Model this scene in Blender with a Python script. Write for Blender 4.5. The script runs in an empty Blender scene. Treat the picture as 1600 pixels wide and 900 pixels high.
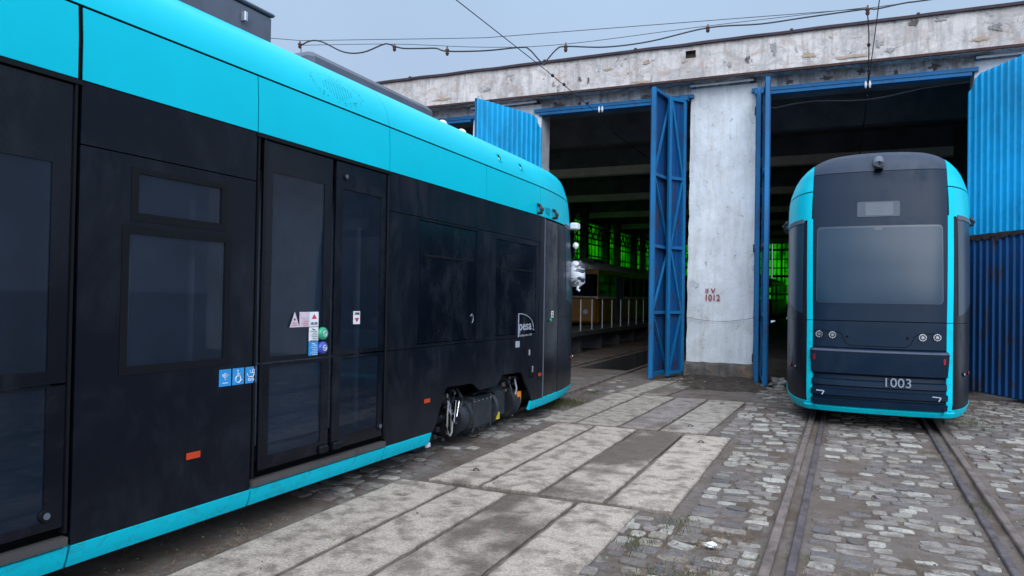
import bpy, math, random
from mathutils import Vector, Matrix, noise
rnd = random.Random(7)
SC = bpy.context.scene
COL = SC.collection
# ------------------------------------------------------------------ camera
cam_d = bpy.data.cameras.new('camera'); cam = bpy.data.objects.new('camera', cam_d); COL.objects.link(cam)
cam_d.sensor_width = 36; cam_d.lens = 1150/1600*36; cam_d.clip_start = .05; cam_d.clip_end = 2000
_y = math.radians(24.0); _p = math.atan(11/1150); _r = .0145
F = Vector((-math.sin(_y)*math.cos(_p), math.cos(_y)*math.cos(_p), math.sin(_p)))
R0 = F.cross(Vector((0, 0, 1))).normalized(); U0 = R0.cross(F)
Rv = R0*math.cos(_r)+U0*math.sin(_r); Uv = U0*math.cos(_r)-R0*math.sin(_r)
M = Matrix((Rv, Uv, -F)).transposed().to_4x4(); M.translation = (0, 0, 1.6)
cam.matrix_world = M
SC.camera = cam
# ------------------------------------------------------------------ world (overcast sky) and soft sun
SUN_EL, SUN_AZ = math.radians(30), math.radians(158)
W = bpy.data.worlds.new("World"); SC.world = W; W.use_nodes = True
nt = W.node_tree; nt.nodes.clear()
def N(t, ty, **kw):
    n = t.nodes.new(ty)
    for k, v in kw.items(): setattr(n, k, v)
    return n
out = N(nt, 'ShaderNodeOutputWorld'); bg = N(nt, 'ShaderNodeBackground')
sky = N(nt, 'ShaderNodeTexSky', sky_type='NISHITA', sun_disc=False, sun_elevation=SUN_EL, sun_rotation=SUN_AZ)
geo = N(nt, 'ShaderNodeTexCoord'); sep = N(nt, 'ShaderNodeSeparateXYZ')
nt.links.new(geo.outputs['Generated'], sep.inputs[0])
ramp = N(nt, 'ShaderNodeValToRGB'); ramp.color_ramp.elements[0].position = 0.0
ramp.color_ramp.elements[0].color = (.42, .51, .70, 1)
e = ramp.color_ramp.elements[1]; e.position = 1; e.color = (1.15, 1.25, 1.45, 1)
e = ramp.color_ramp.elements.new(.16); e.color = (.385, .475, .645, 1)
e = ramp.color_ramp.elements.new(.40); e.color = (.40, .55, .74, 1)
e = ramp.color_ramp.elements.new(.62); e.color = (.80, .90, 1.1, 1)
nt.links.new(sep.outputs[2], ramp.inputs[0])
cl = N(nt, 'ShaderNodeTexNoise'); cl.inputs['Scale'].default_value = 2.2; cl.inputs['Detail'].default_value = 5
nt.links.new(geo.outputs['Generated'], cl.inputs['Vector'])
mr = N(nt, 'ShaderNodeMapRange'); mr.inputs[1].default_value = .3; mr.inputs[2].default_value = .7; mr.inputs[3].default_value = .95; mr.inputs[4].default_value = 1.06
nt.links.new(cl.outputs[0], mr.inputs[0])
mu = N(nt, 'ShaderNodeMix', data_type='RGBA', blend_type='MULTIPLY'); mu.inputs[0].default_value = 1
nt.links.new(ramp.outputs[0], mu.inputs[6]); nt.links.new(mr.outputs[0], mu.inputs[7])
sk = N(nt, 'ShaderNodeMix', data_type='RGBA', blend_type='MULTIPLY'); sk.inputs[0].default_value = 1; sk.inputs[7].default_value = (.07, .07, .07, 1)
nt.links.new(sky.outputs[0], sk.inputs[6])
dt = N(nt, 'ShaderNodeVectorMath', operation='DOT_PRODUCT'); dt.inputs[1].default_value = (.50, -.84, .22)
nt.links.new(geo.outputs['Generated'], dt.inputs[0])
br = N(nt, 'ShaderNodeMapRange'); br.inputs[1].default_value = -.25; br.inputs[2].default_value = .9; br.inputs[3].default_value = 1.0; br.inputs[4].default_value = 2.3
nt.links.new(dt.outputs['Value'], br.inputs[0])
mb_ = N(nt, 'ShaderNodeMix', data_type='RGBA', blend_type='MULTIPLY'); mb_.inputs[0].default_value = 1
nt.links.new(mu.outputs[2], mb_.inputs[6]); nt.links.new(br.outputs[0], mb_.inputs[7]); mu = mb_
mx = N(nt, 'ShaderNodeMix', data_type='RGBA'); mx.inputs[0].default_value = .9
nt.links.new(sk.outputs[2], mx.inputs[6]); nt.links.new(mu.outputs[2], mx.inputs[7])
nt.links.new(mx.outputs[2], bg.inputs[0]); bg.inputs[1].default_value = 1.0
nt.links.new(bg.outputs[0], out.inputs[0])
sd = bpy.data.lights.new('sun', 'SUN'); sd.energy = 1.3; sd.angle = math.radians(40); sd.color = (1, .98, .95)
so = bpy.data.objects.new('sun', sd); COL.objects.link(so)
dirv = Vector((math.sin(SUN_AZ)*math.cos(SUN_EL), math.cos(SUN_AZ)*math.cos(SUN_EL), math.sin(SUN_EL)))
so.rotation_euler = dirv.to_track_quat('Z', 'Y').to_euler(); so.location = (5, -10, 20)
SC.view_settings.view_transform = 'Standard'; SC.view_settings.look = 'None'; SC.view_settings.gamma = 1
SC.view_settings.exposure = 0.26
SC.view_settings.use_curve_mapping = False
SC.render.engine = 'CYCLES'
SC.cycles.sample_clamp_indirect = 4; SC.cycles.max_bounces = 6; SC.cycles.transparent_max_bounces = 10; SC.cycles.caustics_reflective = False; SC.cycles.caustics_refractive = False

# ------------------------------------------------------------------ materials
def new_mat(name):
    m = bpy.data.materials.new(name); m.use_nodes = True
    t = m.node_tree; b = t.nodes['Principled BSDF']
    return m, t, b
def noise_n(t, scale, detail=6, rough=.6, coord='Object', stretch=None, dist=0):
    tc = N(t, 'ShaderNodeTexCoord'); v = tc.outputs[coord]
    if stretch:
        mp = N(t, 'ShaderNodeMapping'); mp.inputs['Scale'].default_value = stretch
        t.links.new(v, mp.inputs[0]); v = mp.outputs[0]
    n = N(t, 'ShaderNodeTexNoise'); n.inputs['Scale'].default_value = scale; n.inputs['Detail'].default_value = detail
    n.inputs['Roughness'].default_value = rough; n.inputs['Distortion'].default_value = dist
    t.links.new(v, n.inputs['Vector']); return n.outputs[0]
def mask(t, src, lo, hi, a=0, b=1):
    r = N(t, 'ShaderNodeMapRange'); r.inputs[1].default_value = lo; r.inputs[2].default_value = hi
    r.inputs[3].default_value = a; r.inputs[4].default_value = b
    t.links.new(src, r.inputs[0]); return r.outputs[0]
def mixc(t, fac, a, b, mode='MIX'):
    m = N(t, 'ShaderNodeMix', data_type='RGBA', blend_type=mode)
    for v, i in ((fac, 0), (a, 6), (b, 7)):
        if isinstance(v, (int, float)): m.inputs[i].default_value = v
        elif isinstance(v, tuple): m.inputs[i].default_value = (*v, 1)
        else: t.links.new(v, m.inputs[i])
    return m.outputs[2]
def math_n(t, op, a, b=None):
    m = N(t, 'ShaderNodeMath', operation=op)
    for v, i in ((a, 0), (b, 1)):
        if v is None: continue
        if isinstance(v, (int, float)): m.inputs[i].default_value = v
        else: t.links.new(v, m.inputs[i])
    return m.outputs[0]
def bump(t, b, h, s=.3, d=.02):
    n = N(t, 'ShaderNodeBump'); n.inputs['Strength'].default_value = s; n.inputs['Distance'].default_value = d
    t.links.new(h, n.inputs['Height']); t.links.new(n.outputs[0], b.inputs['Normal'])
def simple(name, col, rough=.5, spec=.5, metal=0, var=.12, vs=6, bmp=0, dirt=None, dlo=.55, dhi=.75, dscale=3, dstretch=None, coat=0):
    m, t, b = new_mat(name)
    b.inputs['Roughness'].default_value = rough; b.inputs['Specular IOR Level'].default_value = spec; b.inputs['Metallic'].default_value = metal
    b.inputs['Coat Weight'].default_value = coat; b.inputs['Coat Roughness'].default_value = .08
    n = noise_n(t, vs)
    c = mixc(t, mask(t, n, .3, .7), tuple(x*(1-var) for x in col), tuple(min(1, x*(1+var)) for x in col))
    if dirt:
        d = noise_n(t, dscale, 8, .65, stretch=dstretch)
        dm = mask(t, d, dlo, dhi)
        c = mixc(t, dm, c, dirt)
        t.links.new(mask(t, dm, 0, 1, rough, .9), b.inputs['Roughness'])
    t.links.new(c, b.inputs['Base Color'])
    if bmp: bump(t, b, noise_n(t, vs*8), bmp, .01)
    return m

CY = (.0, .50, .74)
def cyan_mat(name, dirty):
    m, t, b = new_mat(name)
    base = mixc(t, mask(t, noise_n(t, 1.2), .35, .7), (.0, .51, .63), (.0, .55, .68))
    streak = noise_n(t, 5, 8, .7, stretch=(1, 2.2, 3.2), dist=.8)
    c = mixc(t, mask(t, streak, .50 if dirty else .66, .78, 0, .55 if dirty else .10), base, (.035, .10, .12))
    fine = noise_n(t, 60, 4)
    c = mixc(t, mask(t, fine, .62, .75, 0, .35 if dirty else .04), c, (.12, .2, .2))
    t.links.new(c, b.inputs['Base Color']); b.inputs['Roughness'].default_value = .38 if not dirty else .5
    b.inputs['Specular IOR Level'].default_value = .12
    return m
CYAN = cyan_mat('cyan_paint', False); CYAND = cyan_mat('cyan_paint_dirty', True)
def dark_mat(name, col, rough, spec, dust=.5):
    m, t, b = new_mat(name)
    d = noise_n(t, 1.6, 7, .65, dist=.6); d2 = noise_n(t, 9, 6, .7, stretch=(1, 1, .35))
    dm = math_n(t, 'MULTIPLY', mask(t, d, .42, .75), mask(t, d2, .35, .75))
    c = mixc(t, math_n(t, 'MULTIPLY', dm, dust), col, (.07, .08, .10))
    t.links.new(c, b.inputs['Base Color'])
    t.links.new(mask(t, dm, 0, .6, rough, rough+.3), b.inputs['Roughness'])
    b.inputs['Specular IOR Level'].default_value = spec
    bump(t, b, noise_n(t, 1.4, 2, .4), .35, .02)
    return m
DARK = dark_mat('anthracite_panel', (.0028, .0046, .0095), .30, .15, .32)
DARK2 = dark_mat('anthracite_door', (.0022, .0036, .0075), .20, .20, .25)
FRONTD = dark_mat('anthracite_front', (.0015, .0125, .031), .42, .24, .12)
FRONTR = dark_mat('anthracite_roof_mask', (.022, .038, .066), .45, .35, .15)
GAP = simple('gap_black', (.003, .003, .004), .8, .1)
RUB = simple('rubber', (.004, .005, .007), .55, .15)
BLK = simple('underframe_black', (.009, .012, .017), .6, .35, dirt=(.04, .035, .03), dlo=.5, dhi=.8, dscale=9)
HOSE = simple('hose_grey', (.26, .26, .25), .6)
MOTOR = simple('motor_casing', (.018, .024, .032), .5, .4, var=.3, vs=9, dirt=(.05, .04, .035), dlo=.5, dhi=.8, dscale=9)
def glass_mat(name, tint, rough=.03, spec=.7, bluish=(.016, .028, .048), opaque=.32):
    m, t, b = new_mat(name); t.nodes.remove(b)
    o = t.nodes['Material Output']
    tr = N(t, 'ShaderNodeBsdfTransparent'); tr.inputs[0].default_value = (*tint, 1)
    df = N(t, 'ShaderNodeBsdfDiffuse'); df.inputs[0].default_value = (*bluish, 1)
    gl = N(t, 'ShaderNodeBsdfGlossy'); gl.inputs['Roughness'].default_value = rough; gl.inputs[0].default_value = (.8*spec, .8*spec, .85*spec, 1)
    fr = N(t, 'ShaderNodeFresnel'); fr.inputs[0].default_value = 1.4
    m1 = N(t, 'ShaderNodeMixShader'); m2 = N(t, 'ShaderNodeMixShader')
    d = noise_n(t, 2.0, 6, .6)
    t.links.new(mask(t, d, .3, .75, opaque, min(1, opaque+.35)), m1.inputs[0])
    t.links.new(tr.outputs[0], m1.inputs[1]); t.links.new(df.outputs[0], m1.inputs[2])
    t.links.new(fr.outputs[0], m2.inputs[0]); t.links.new(m1.outputs[0], m2.inputs[1]); t.links.new(gl.outputs[0], m2.inputs[2])
    t.links.new(m2.outputs[0], o.inputs[0])
    return m
GLASS = glass_mat('tinted_glass', (.42, .45, .5))
def screen_mat():
    m, t, b = new_mat('windscreen_glass')
    c = mixc(t, mask(t, noise_n(t, 1.0, 3), .3, .7), (.011, .031, .056), (.014, .038, .066))
    t.links.new(c, b.inputs['Base Color']); b.inputs['Roughness'].default_value = .30; b.inputs['Specular IOR Level'].default_value = .38
    return m
SCREEN = screen_mat()
SCREENB = simple('glass_border', (.032, .052, .075), .3, .5)
GREY = simple('roof_grey', (.10, .12, .155), .6, .3, dirt=(.04, .045, .05), dlo=.5, dhi=.9)
SILL = simple('door_sill', (.085, .078, .078), .45, .5, metal=.3, dirt=(.04, .03, .025))
WHITE = simple('white_plastic', (.75, .77, .8), .4)
LET = simple('lettering_grey', (.33, .36, .42), .5)
CHROME = simple('lamp_chrome', (.6, .62, .66), .2, .5, metal=.8)
LENS = simple('lamp_lens', (.05, .06, .07), .08, .8)
ORANGE = simple('orange_reflector', (.50, .045, .008), .35)
RED = simple('red_marker', (.25, .006, .012), .3)
REDA = simple('red_print', (.6, .02, .06), .5)
BLUES = simple('blue_sticker', (.02, .27, .62), .45)
PINK = simple('pale_sticker', (.62, .52, .58), .5)
GREENB = simple('green_button', (.02, .32, .16), .3)
BLUEB = simple('blue_button', (.04, .07, .36), .3)
YEL = simple('yellow_tag', (.6, .5, .02), .4)
ORT = simple('orange_tag', (.75, .25, .03), .4)
INT = simple('tram_interior', (.40, .45, .52), .7)
POLE = simple('grab_pole_metal', (.5, .55, .62), .35, .5)
def plaster(name, base, stain, amount, streak=.5, brown=(.28, .17, .10)):
    m, t, b = new_mat(name)
    n1 = noise_n(t, 1.3, 9, .72, dist=.4); n2 = noise_n(t, 3.5, 9, .7, stretch=(2.2, 2.2, .25)); n3 = noise_n(t, 14, 8, .7)
    c = mixc(t, mask(t, n1, .38, .66), base, tuple(x*.72 for x in base))
    c = mixc(t, mask(t, n2, .49, .62, 0, streak), c, stain)
    nb = noise_n(t, 2.6, 10, .78, dist=.7)
    c = mixc(t, mask(t, nb, .56-.03*amount, .64, 0, min(.8, .42*amount)), c, brown)
    ng = noise_n(t, 1.9, 9, .8, stretch=(1, 1, 1.4), dist=1.0)
    c = mixc(t, mask(t, ng, .52-.02*amount, .60, 0, .5*min(1.4, amount)), c, stain)
    tcv = N(t, 'ShaderNodeTexCoord'); vo = N(t, 'ShaderNodeTexVoronoi', feature='DISTANCE_TO_EDGE'); vo.inputs['Scale'].default_value = 1.5
    nv = N(t, 'ShaderNodeTexNoise'); nv.inputs['Scale'].default_value = 3; nv.inputs['Detail'].default_value = 6
    va = N(t, 'ShaderNodeVectorMath', operation='ADD'); vs2 = N(t, 'ShaderNodeVectorMath', operation='SCALE'); vs2.inputs['Scale'].default_value = .9
    t.links.new(tcv.outputs['Object'], nv.inputs['Vector']); t.links.new(nv.outputs['Color'], vs2.inputs[0]); t.links.new(tcv.outputs['Object'], va.inputs[0]); t.links.new(vs2.outputs[0], va.inputs[1]); t.links.new(va.outputs[0], vo.inputs['Vector'])
    crk = math_n(t, 'MULTIPLY', mask(t, vo.outputs['Distance'], .0, .012, 1, 0), mask(t, n1, .5, .6))
    c = mixc(t, math_n(t, 'MULTIPLY', crk, .7), c, (.08, .075, .07))
    n4 = noise_n(t, 5, 10, .75, dist=1.2)
    c = mixc(t, mask(t, n4, .63-.025*amount, .66, 0, .75), c, (.075, .07, .068))
    c = mixc(t, mask(t, n3, .62, .75, 0, .4), c, (.2, .19, .18))
    t.links.new(c, b.inputs['Base Color']); b.inputs['Roughness'].default_value = .9; b.inputs['Specular IOR Level'].default_value = .2
    h = math_n(t, 'ADD', n3, math_n(t, 'MULTIPLY', mask(t, n4, .60, .64), -.8))
    bump(t, b, h, .5, .02)
    return m
PLF = plaster('fascia_plaster', (.66, .62, .59), (.34, .32, .31), 1.8, .8, (.40, .28, .22))
PLP = plaster('pillar_plaster', (.74, .78, .81), (.50, .48, .42), .25, .38)
PLL = plaster('lintel_plaster', (.62, .64, .66), (.16, .17, .18), 2.0, .8)
PLINTH = plaster('plinth_concrete', (.14, .13, .12), (.05, .05, .045), 2.0, .5)
RUST = simple('rusty_edge', (.055, .032, .030), .8, .2, var=.4, vs=12)
FLASH = simple('roof_flashing', (.045, .03, .04), .7, .3, var=.3, vs=5)
def blue_mat(name, col, rusty):
    m, t, b = new_mat(name)
    c = mixc(t, mask(t, noise_n(t, 1.5, 6), .3, .7), tuple(x*.75 for x in col), col)
    n = noise_n(t, 4, 9, .72, stretch=(2, 2, .45), dist=.5)
    c = mixc(t, mask(t, n, .64-rusty, .71-rusty*.8, 0, .85), c, (.05, .028, .02))
    n7 = noise_n(t, 1.1, 9, .75, stretch=(1, 1, .5), dist=.8)
    c = mixc(t, mask(t, n7, .50, .66, 0, .5), c, tuple(x*.35+.01 for x in col))
    n2 = noise_n(t, 22, 6, .7)
    c = mixc(t, mask(t, n2, .64, .7, 0, .5), c, (.02, .04, .06))
    t.links.new(c, b.inputs['Base Color']); b.inputs['Roughness'].default_value = .55; b.inputs['Specular IOR Level'].default_value = .35
    bump(t, b, n2, .2, .005)
    return m
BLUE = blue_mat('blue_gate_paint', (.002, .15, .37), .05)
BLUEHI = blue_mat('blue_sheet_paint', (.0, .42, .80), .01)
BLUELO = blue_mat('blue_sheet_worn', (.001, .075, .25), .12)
def green_mat():
    m, t, b = new_mat('green_glass'); t.nodes.remove(b); o = t.nodes['Material Output']
    tr = N(t, 'ShaderNodeBsdfTransparent')
    tl = N(t, 'ShaderNodeBsdfTranslucent'); tl.inputs[0].default_value = (.05, .9, .04, 1)
    n = noise_n(t, 1.1, 5, .8, stretch=(1.0, 1.0, .7))
    c = mixc(t, mask(t, n, .40, .55), (.008, .08, .006), (.20, .85, .05))
    t.links.new(c, tr.inputs[0])
    m1 = N(t, 'ShaderNodeMixShader'); m1.inputs[0].default_value = .3
    t.links.new(tr.outputs[0], m1.inputs[1]); t.links.new(tl.outputs[0], m1.inputs[2]); t.links.new(m1.outputs[0], o.inputs[0])
    return m
GREEN = green_mat()
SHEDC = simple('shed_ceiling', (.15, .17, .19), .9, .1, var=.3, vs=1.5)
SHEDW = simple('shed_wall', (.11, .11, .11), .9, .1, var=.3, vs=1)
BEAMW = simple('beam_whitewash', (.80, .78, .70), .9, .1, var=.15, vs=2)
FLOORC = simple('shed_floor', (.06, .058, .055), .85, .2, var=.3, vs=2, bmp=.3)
STEEL = simple('rail_steel', (.19, .15, .13), .5, .5, metal=.25, var=.35, vs=7, dirt=(.09, .07, .058), dlo=.48, dhi=.66, dscale=9, dstretch=(1, .3, 1))
GUARD = simple('guard_strip_steel', (.105, .088, .092), .6, .4, metal=.2, var=.35, vs=7, dirt=(.045, .04, .036), dlo=.48, dhi=.7, dscale=6)
WIRE = simple('wire_black', (.02, .02, .025), .5)
INS = simple('insulator_brown', (.06, .03, .025), .35)
OLDY = simple('old_tram_ochre', (.26, .11, .012), .45, dirt=(.1, .06, .03))
OLDW = simple('old_tram_cream', (.5, .48, .4), .5, dirt=(.12, .1, .07))
OLDG = glass_mat('old_tram_glass', (.7, .75, .72), opaque=.1)

# ground
def ground_mat():
    m, t, b = new_mat('dirt_ground')
    a = noise_n(t, .9, 9, .65); f = noise_n(t, 14, 9, .75); g = noise_n(t, 2.3, 8, .7); s = noise_n(t, 70, 5, .7)
    c = mixc(t, mask(t, a, .35, .65), (.135, .105, .083), (.205, .18, .162))
    c = mixc(t, mask(t, f, .35, .65), mixc(t, .5, c, (.055, .045, .038)), c)
    c = mixc(t, mask(t, g, .50, .62, 0, .75), c, (.080, .055, .036))
    c = mixc(t, mask(t, noise_n(t, 1.5, 8, .7, stretch=(1.3, .9, 1)), .60, .68, 0, .65), c, (.055, .065, .025))
    c = mixc(t, mask(t, s, .62, .72, 0, .7), c, (.30, .29, .27))
    t.links.new(c, b.inputs['Base Color']); b.inputs['Roughness'].default_value = .85; b.inputs['Specular IOR Level'].default_value = .25
    bump(t, b, math_n(t, 'ADD', f, math_n(t, 'MULTIPLY', s, .5)), .7, .02)
    return m
GROUND = ground_mat()
def attr_mat(name, rough, spec, bs, fine=40):
    m, t, b = new_mat(name)
    at = N(t, 'ShaderNodeVertexColor'); at.layer_name = 'Col'
    n = noise_n(t, fine, 8, .75); n2 = noise_n(t, 6, 6, .65)
    c = mixc(t, mask(t, n, .36, .66), (.52, .50, .48), (1.15, 1.15, 1.15))
    c = mixc(t, 1.0, at.outputs[0], c, 'MULTIPLY')
    c = mixc(t, mask(t, n2, .46, .62, 0, .65), c, (.11, .088, .070))
    t.links.new(c, b.inputs['Base Color']); b.inputs['Roughness'].default_value = rough; b.inputs['Specular IOR Level'].default_value = spec
    bump(t, b, n, bs, .012)
    return m
STONE = attr_mat('cobble_stone', .6, .4, .6)
CONC = attr_mat('slab_concrete', .85, .25, .8, 55)
STRAW = attr_mat('straw', .8, .1, .1)

# ------------------------------------------------------------------ mesh builder
class MB:
    def __init__(s): s.v = []; s.f = []; s.m = []; s.c = []; s.mats = []; s.usec = False
    def mi(s, m):
        if m not in s.mats: s.mats.append(m)
        return s.mats.index(m)
    def add(s, vs, fs, m, cols=None):
        o = len(s.v); s.v += [tuple(p) for p in vs]; i = s.mi(m)
        for f in fs: s.f.append(tuple(o+k for k in f)); s.m.append(i)
        if cols: s.usec = True; s.c += cols
        else: s.c += [(1, 1, 1)]*len(vs)
    def box(s, x0, x1, y0, y1, z0, z1, m, rz=0, piv=None, bev=0):
        if bev:
            # chamfered box
            b = min(bev, (x1-x0)*.45, (y1-y0)*.45, (z1-z0)*.45)
            vs = []
            for (z, k) in ((z0, b), (z0+b, 0), (z1-b, 0), (z1, b)):
                X0, X1, Y0, Y1 = x0+k, x1-k, y0+k, y1-k; q = b if k == 0 else b*.5
                vs += [(X0+q, Y0, z), (X1-q, Y0, z), (X1, Y0+q, z), (X1, Y1-q, z), (X1-q, Y1, z), (X0+q, Y1, z), (X0, Y1-q, z), (X0, Y0+q, z)]
            fs = [tuple(range(7, -1, -1)), tuple(range(24, 32))]
            for r in range(3):
                for k in range(8): fs.append((r*8+k, r*8+(k+1) % 8, (r+1)*8+(k+1) % 8, (r+1)*8+k))
        else:
            vs = [(x, y, z) for z in (z0, z1) for x, y in ((x0, y0), (x1, y0), (x1, y1), (x0, y1))]
            fs = [(3, 2, 1, 0), (4, 5, 6, 7), (0, 1, 5, 4), (1, 2, 6, 5), (2, 3, 7, 6), (3, 0, 4, 7)]
        if rz:
            px, py = piv or ((x0+x1)/2, (y0+y1)/2); c, sn = math.cos(rz), math.sin(rz)
            vs = [(px+(x-px)*c-(y-py)*sn, py+(x-px)*sn+(y-py)*c, z) for x, y, z in vs]
        s.add(vs, fs, m)
    def beam(s, p0, p1, w, h, m, up=(0, 0, 1)):
        p0 = Vector(p0); p1 = Vector(p1); d = (p1-p0).normalized(); u = Vector(up)
        if abs(d.dot(u)) > .98: u = Vector((0, 1, 0))
        r = d.cross(u).normalized(); u = r.cross(d)
        vs = [p+r*a*w/2+u*b*h/2 for p in (p0, p1) for a, b in ((-1, -1), (1, -1), (1, 1), (-1, 1))]
        s.add(vs, [(0, 1, 2, 3), (7, 6, 5, 4), (0, 4, 5, 1), (1, 5, 6, 2), (2, 6, 7, 3), (3, 7, 4, 0)], m)
    def tube(s, pts, r, m, n=8, cap=True):
        pts = [Vector(p) for p in pts]; vs = []; rr = r if isinstance(r, (list, tuple)) else [r]*len(pts)
        for i, p in enumerate(pts):
            d = (pts[min(i+1, len(pts)-1)]-pts[max(i-1, 0)]).normalized()
            u = Vector((0, 0, 1)) if abs(d.z) < .95 else Vector((0, 1, 0))
            a = d.cross(u).normalized(); b = a.cross(d)
            for k in range(n):
                t = 2*math.pi*k/n; vs.append(p+(a*math.cos(t)+b*math.sin(t))*rr[i])
        fs = [(i*n+k, i*n+(k+1) % n, (i+1)*n+(k+1) % n, (i+1)*n+k) for i in range(len(pts)-1) for k in range(n)]
        if cap: fs += [tuple(range(n-1, -1, -1)), tuple(range((len(pts)-1)*n, len(pts)*n))]
        s.add(vs, fs, m)
    def disc(s, c, nrm, r, t, m, n=16):   # short cylinder from c along nrm
        c = Vector(c); nrm = Vector(nrm).normalized()
        s.tube([c, c+nrm*t], r, m, n)
    def poly(s, pts, m): s.add(pts, [tuple(range(len(pts)))], m)
    def blob(s, c, rx, ry, rz, m, seed=0, amp=.3, n=10, sc=3):
        vs = []; 
        for i in range(n+1):
            th = math.pi*i/n
            for k in range(2*n):
                ph = math.pi*k/n; d = Vector((math.sin(th)*math.cos(ph), math.sin(th)*math.sin(ph), math.cos(th)))
                q = 1+amp*noise.noise(d*sc*.5+Vector((seed*7.1, seed, 0)))*1.6
                vs.append((c[0]+d.x*rx*q, c[1]+d.y*ry*q, c[2]+d.z*rz*q))
        fs = [(i*2*n+k, (i+1)*2*n+k, (i+1)*2*n+(k+1) % (2*n), i*2*n+(k+1) % (2*n)) for i in range(n) for k in range(2*n)]
        s.add(vs, fs, m)
    def build(s, name, parent=None, smooth=False, angle=None):
        me = bpy.data.meshes.new(name); me.from_pydata(s.v, [], s.f)
        for m in s.mats: me.materials.append(m)
        me.polygons.foreach_set('material_index', s.m)
        if s.usec:
            ca = me.color_attributes.new('Col', 'FLOAT_COLOR', 'POINT')
            ca.data.foreach_set('color', [x for c in s.c for x in (*c, 1.0)])
        me.update()
        if smooth:
            me.polygons.foreach_set('use_smooth', [True]*len(me.polygons))
            if angle: me.set_sharp_from_angle(angle=math.radians(angle))
        o = bpy.data.objects.new(name, me); COL.objects.link(o)
        if parent: o.parent = parent
        return o
def tag(o, label=None, cat=None, group=None, kind=None):
    if label: o['label'] = label
    if cat: o['category'] = cat
    if group: o['group'] = group
    if kind: o['kind'] = kind
    return o
def empty(name, loc=(0, 0, 0), rot=(0, 0, 0)):
    o = bpy.data.objects.new(name, None); COL.objects.link(o); o.location = loc; o.rotation_euler = rot; o.empty_display_size = .3
    return o
def text_mesh(txt, size, mat, M4, depth=.001, width=None, align='CENTER', bold=0):
    c = bpy.data.curves.new('t', 'FONT'); c.body = txt; c.size = size; c.align_x = align; c.align_y = 'CENTER'; c.extrude = depth; c.offset = bold
    o = bpy.data.objects.new('t', c); COL.objects.link(o)
    bpy.context.view_layer.update()
    me = bpy.data.meshes.new_from_object(o.evaluated_get(bpy.context.evaluated_depsgraph_get()))
    bpy.data.objects.remove(o); bpy.data.curves.remove(c)
    xs = [v.co.x for v in me.vertices]; w = max(xs)-min(xs); k = width/w if width else 1
    b = MB(); b.add([M4 @ Vector((v.co.x*k, v.co.y, v.co.z)) for v in me.vertices], [tuple(p.vertices) for p in me.polygons], mat)
    bpy.data.meshes.remove(me)
    return b
def merge(a, b):
    o = len(a.v); a.v += b.v; a.c += b.c
    mp = [a.mi(m) for m in b.mats]
    a.f += [tuple(o+k for k in f) for f in b.f]; a.m += [mp[i] for i in b.m]
def frame4(origin, right, up):
    r = Vector(right); u = Vector(up); n = r.cross(u)
    return Matrix(((r.x, u.x, n.x, origin[0]), (r.y, u.y, n.y, origin[1]), (r.z, u.z, n.z, origin[2]), (0, 0, 0, 1)))

# ------------------------------------------------------------------ GROUND
PIT = (-5.32, -4.22, 15.7, 58.0)
def gh(x, y):     # ground height
    d = 0
    if -9 < x < 8 and 0 < y < 17:
        d = .018*noise.noise(Vector((x*.9, y*.9, 0)))+.010*noise.noise(Vector((x*3.1, y*3.1, 3)))
    return d-.012
def frange(a, b, s):
    n = max(1, round((b-a)/s)); return [a+(b-a)*i/n for i in range(n)]
xs = [-400, -150, -60, -25, -13]+frange(-9, PIT[0], .3)+[PIT[0]]+frange(PIT[0]+.2, PIT[1], .2)+frange(PIT[1], 4.0, .06)+[4, 5, 8, 14, 30, 80, 200, 400]
ys = [-400, -150, -50, -15, -5, 0]+frange(1.5, 15.2, .06)+[15.2, 15.5, PIT[2], 17, 20, 26, 34, 44, PIT[3], 70, 120, 250, 500]
g = MB(); vs = [(x, y, gh(x, y)) for y in ys for x in xs]; nx = len(xs); fs = []
for j in range(len(ys)-1):
    for i in range(nx-1):
        cx, cy = (xs[i]+xs[i+1])/2, (ys[j]+ys[j+1])/2
        if PIT[0] < cx < PIT[1] and PIT[2] < cy < PIT[3]: continue
        fs.append((j*nx+i, j*nx+i+1, (j+1)*nx+i+1, (j+1)*nx+i))
g.add(vs, fs, GROUND); tag(g.build('ground', smooth=True), kind='structure')

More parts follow.
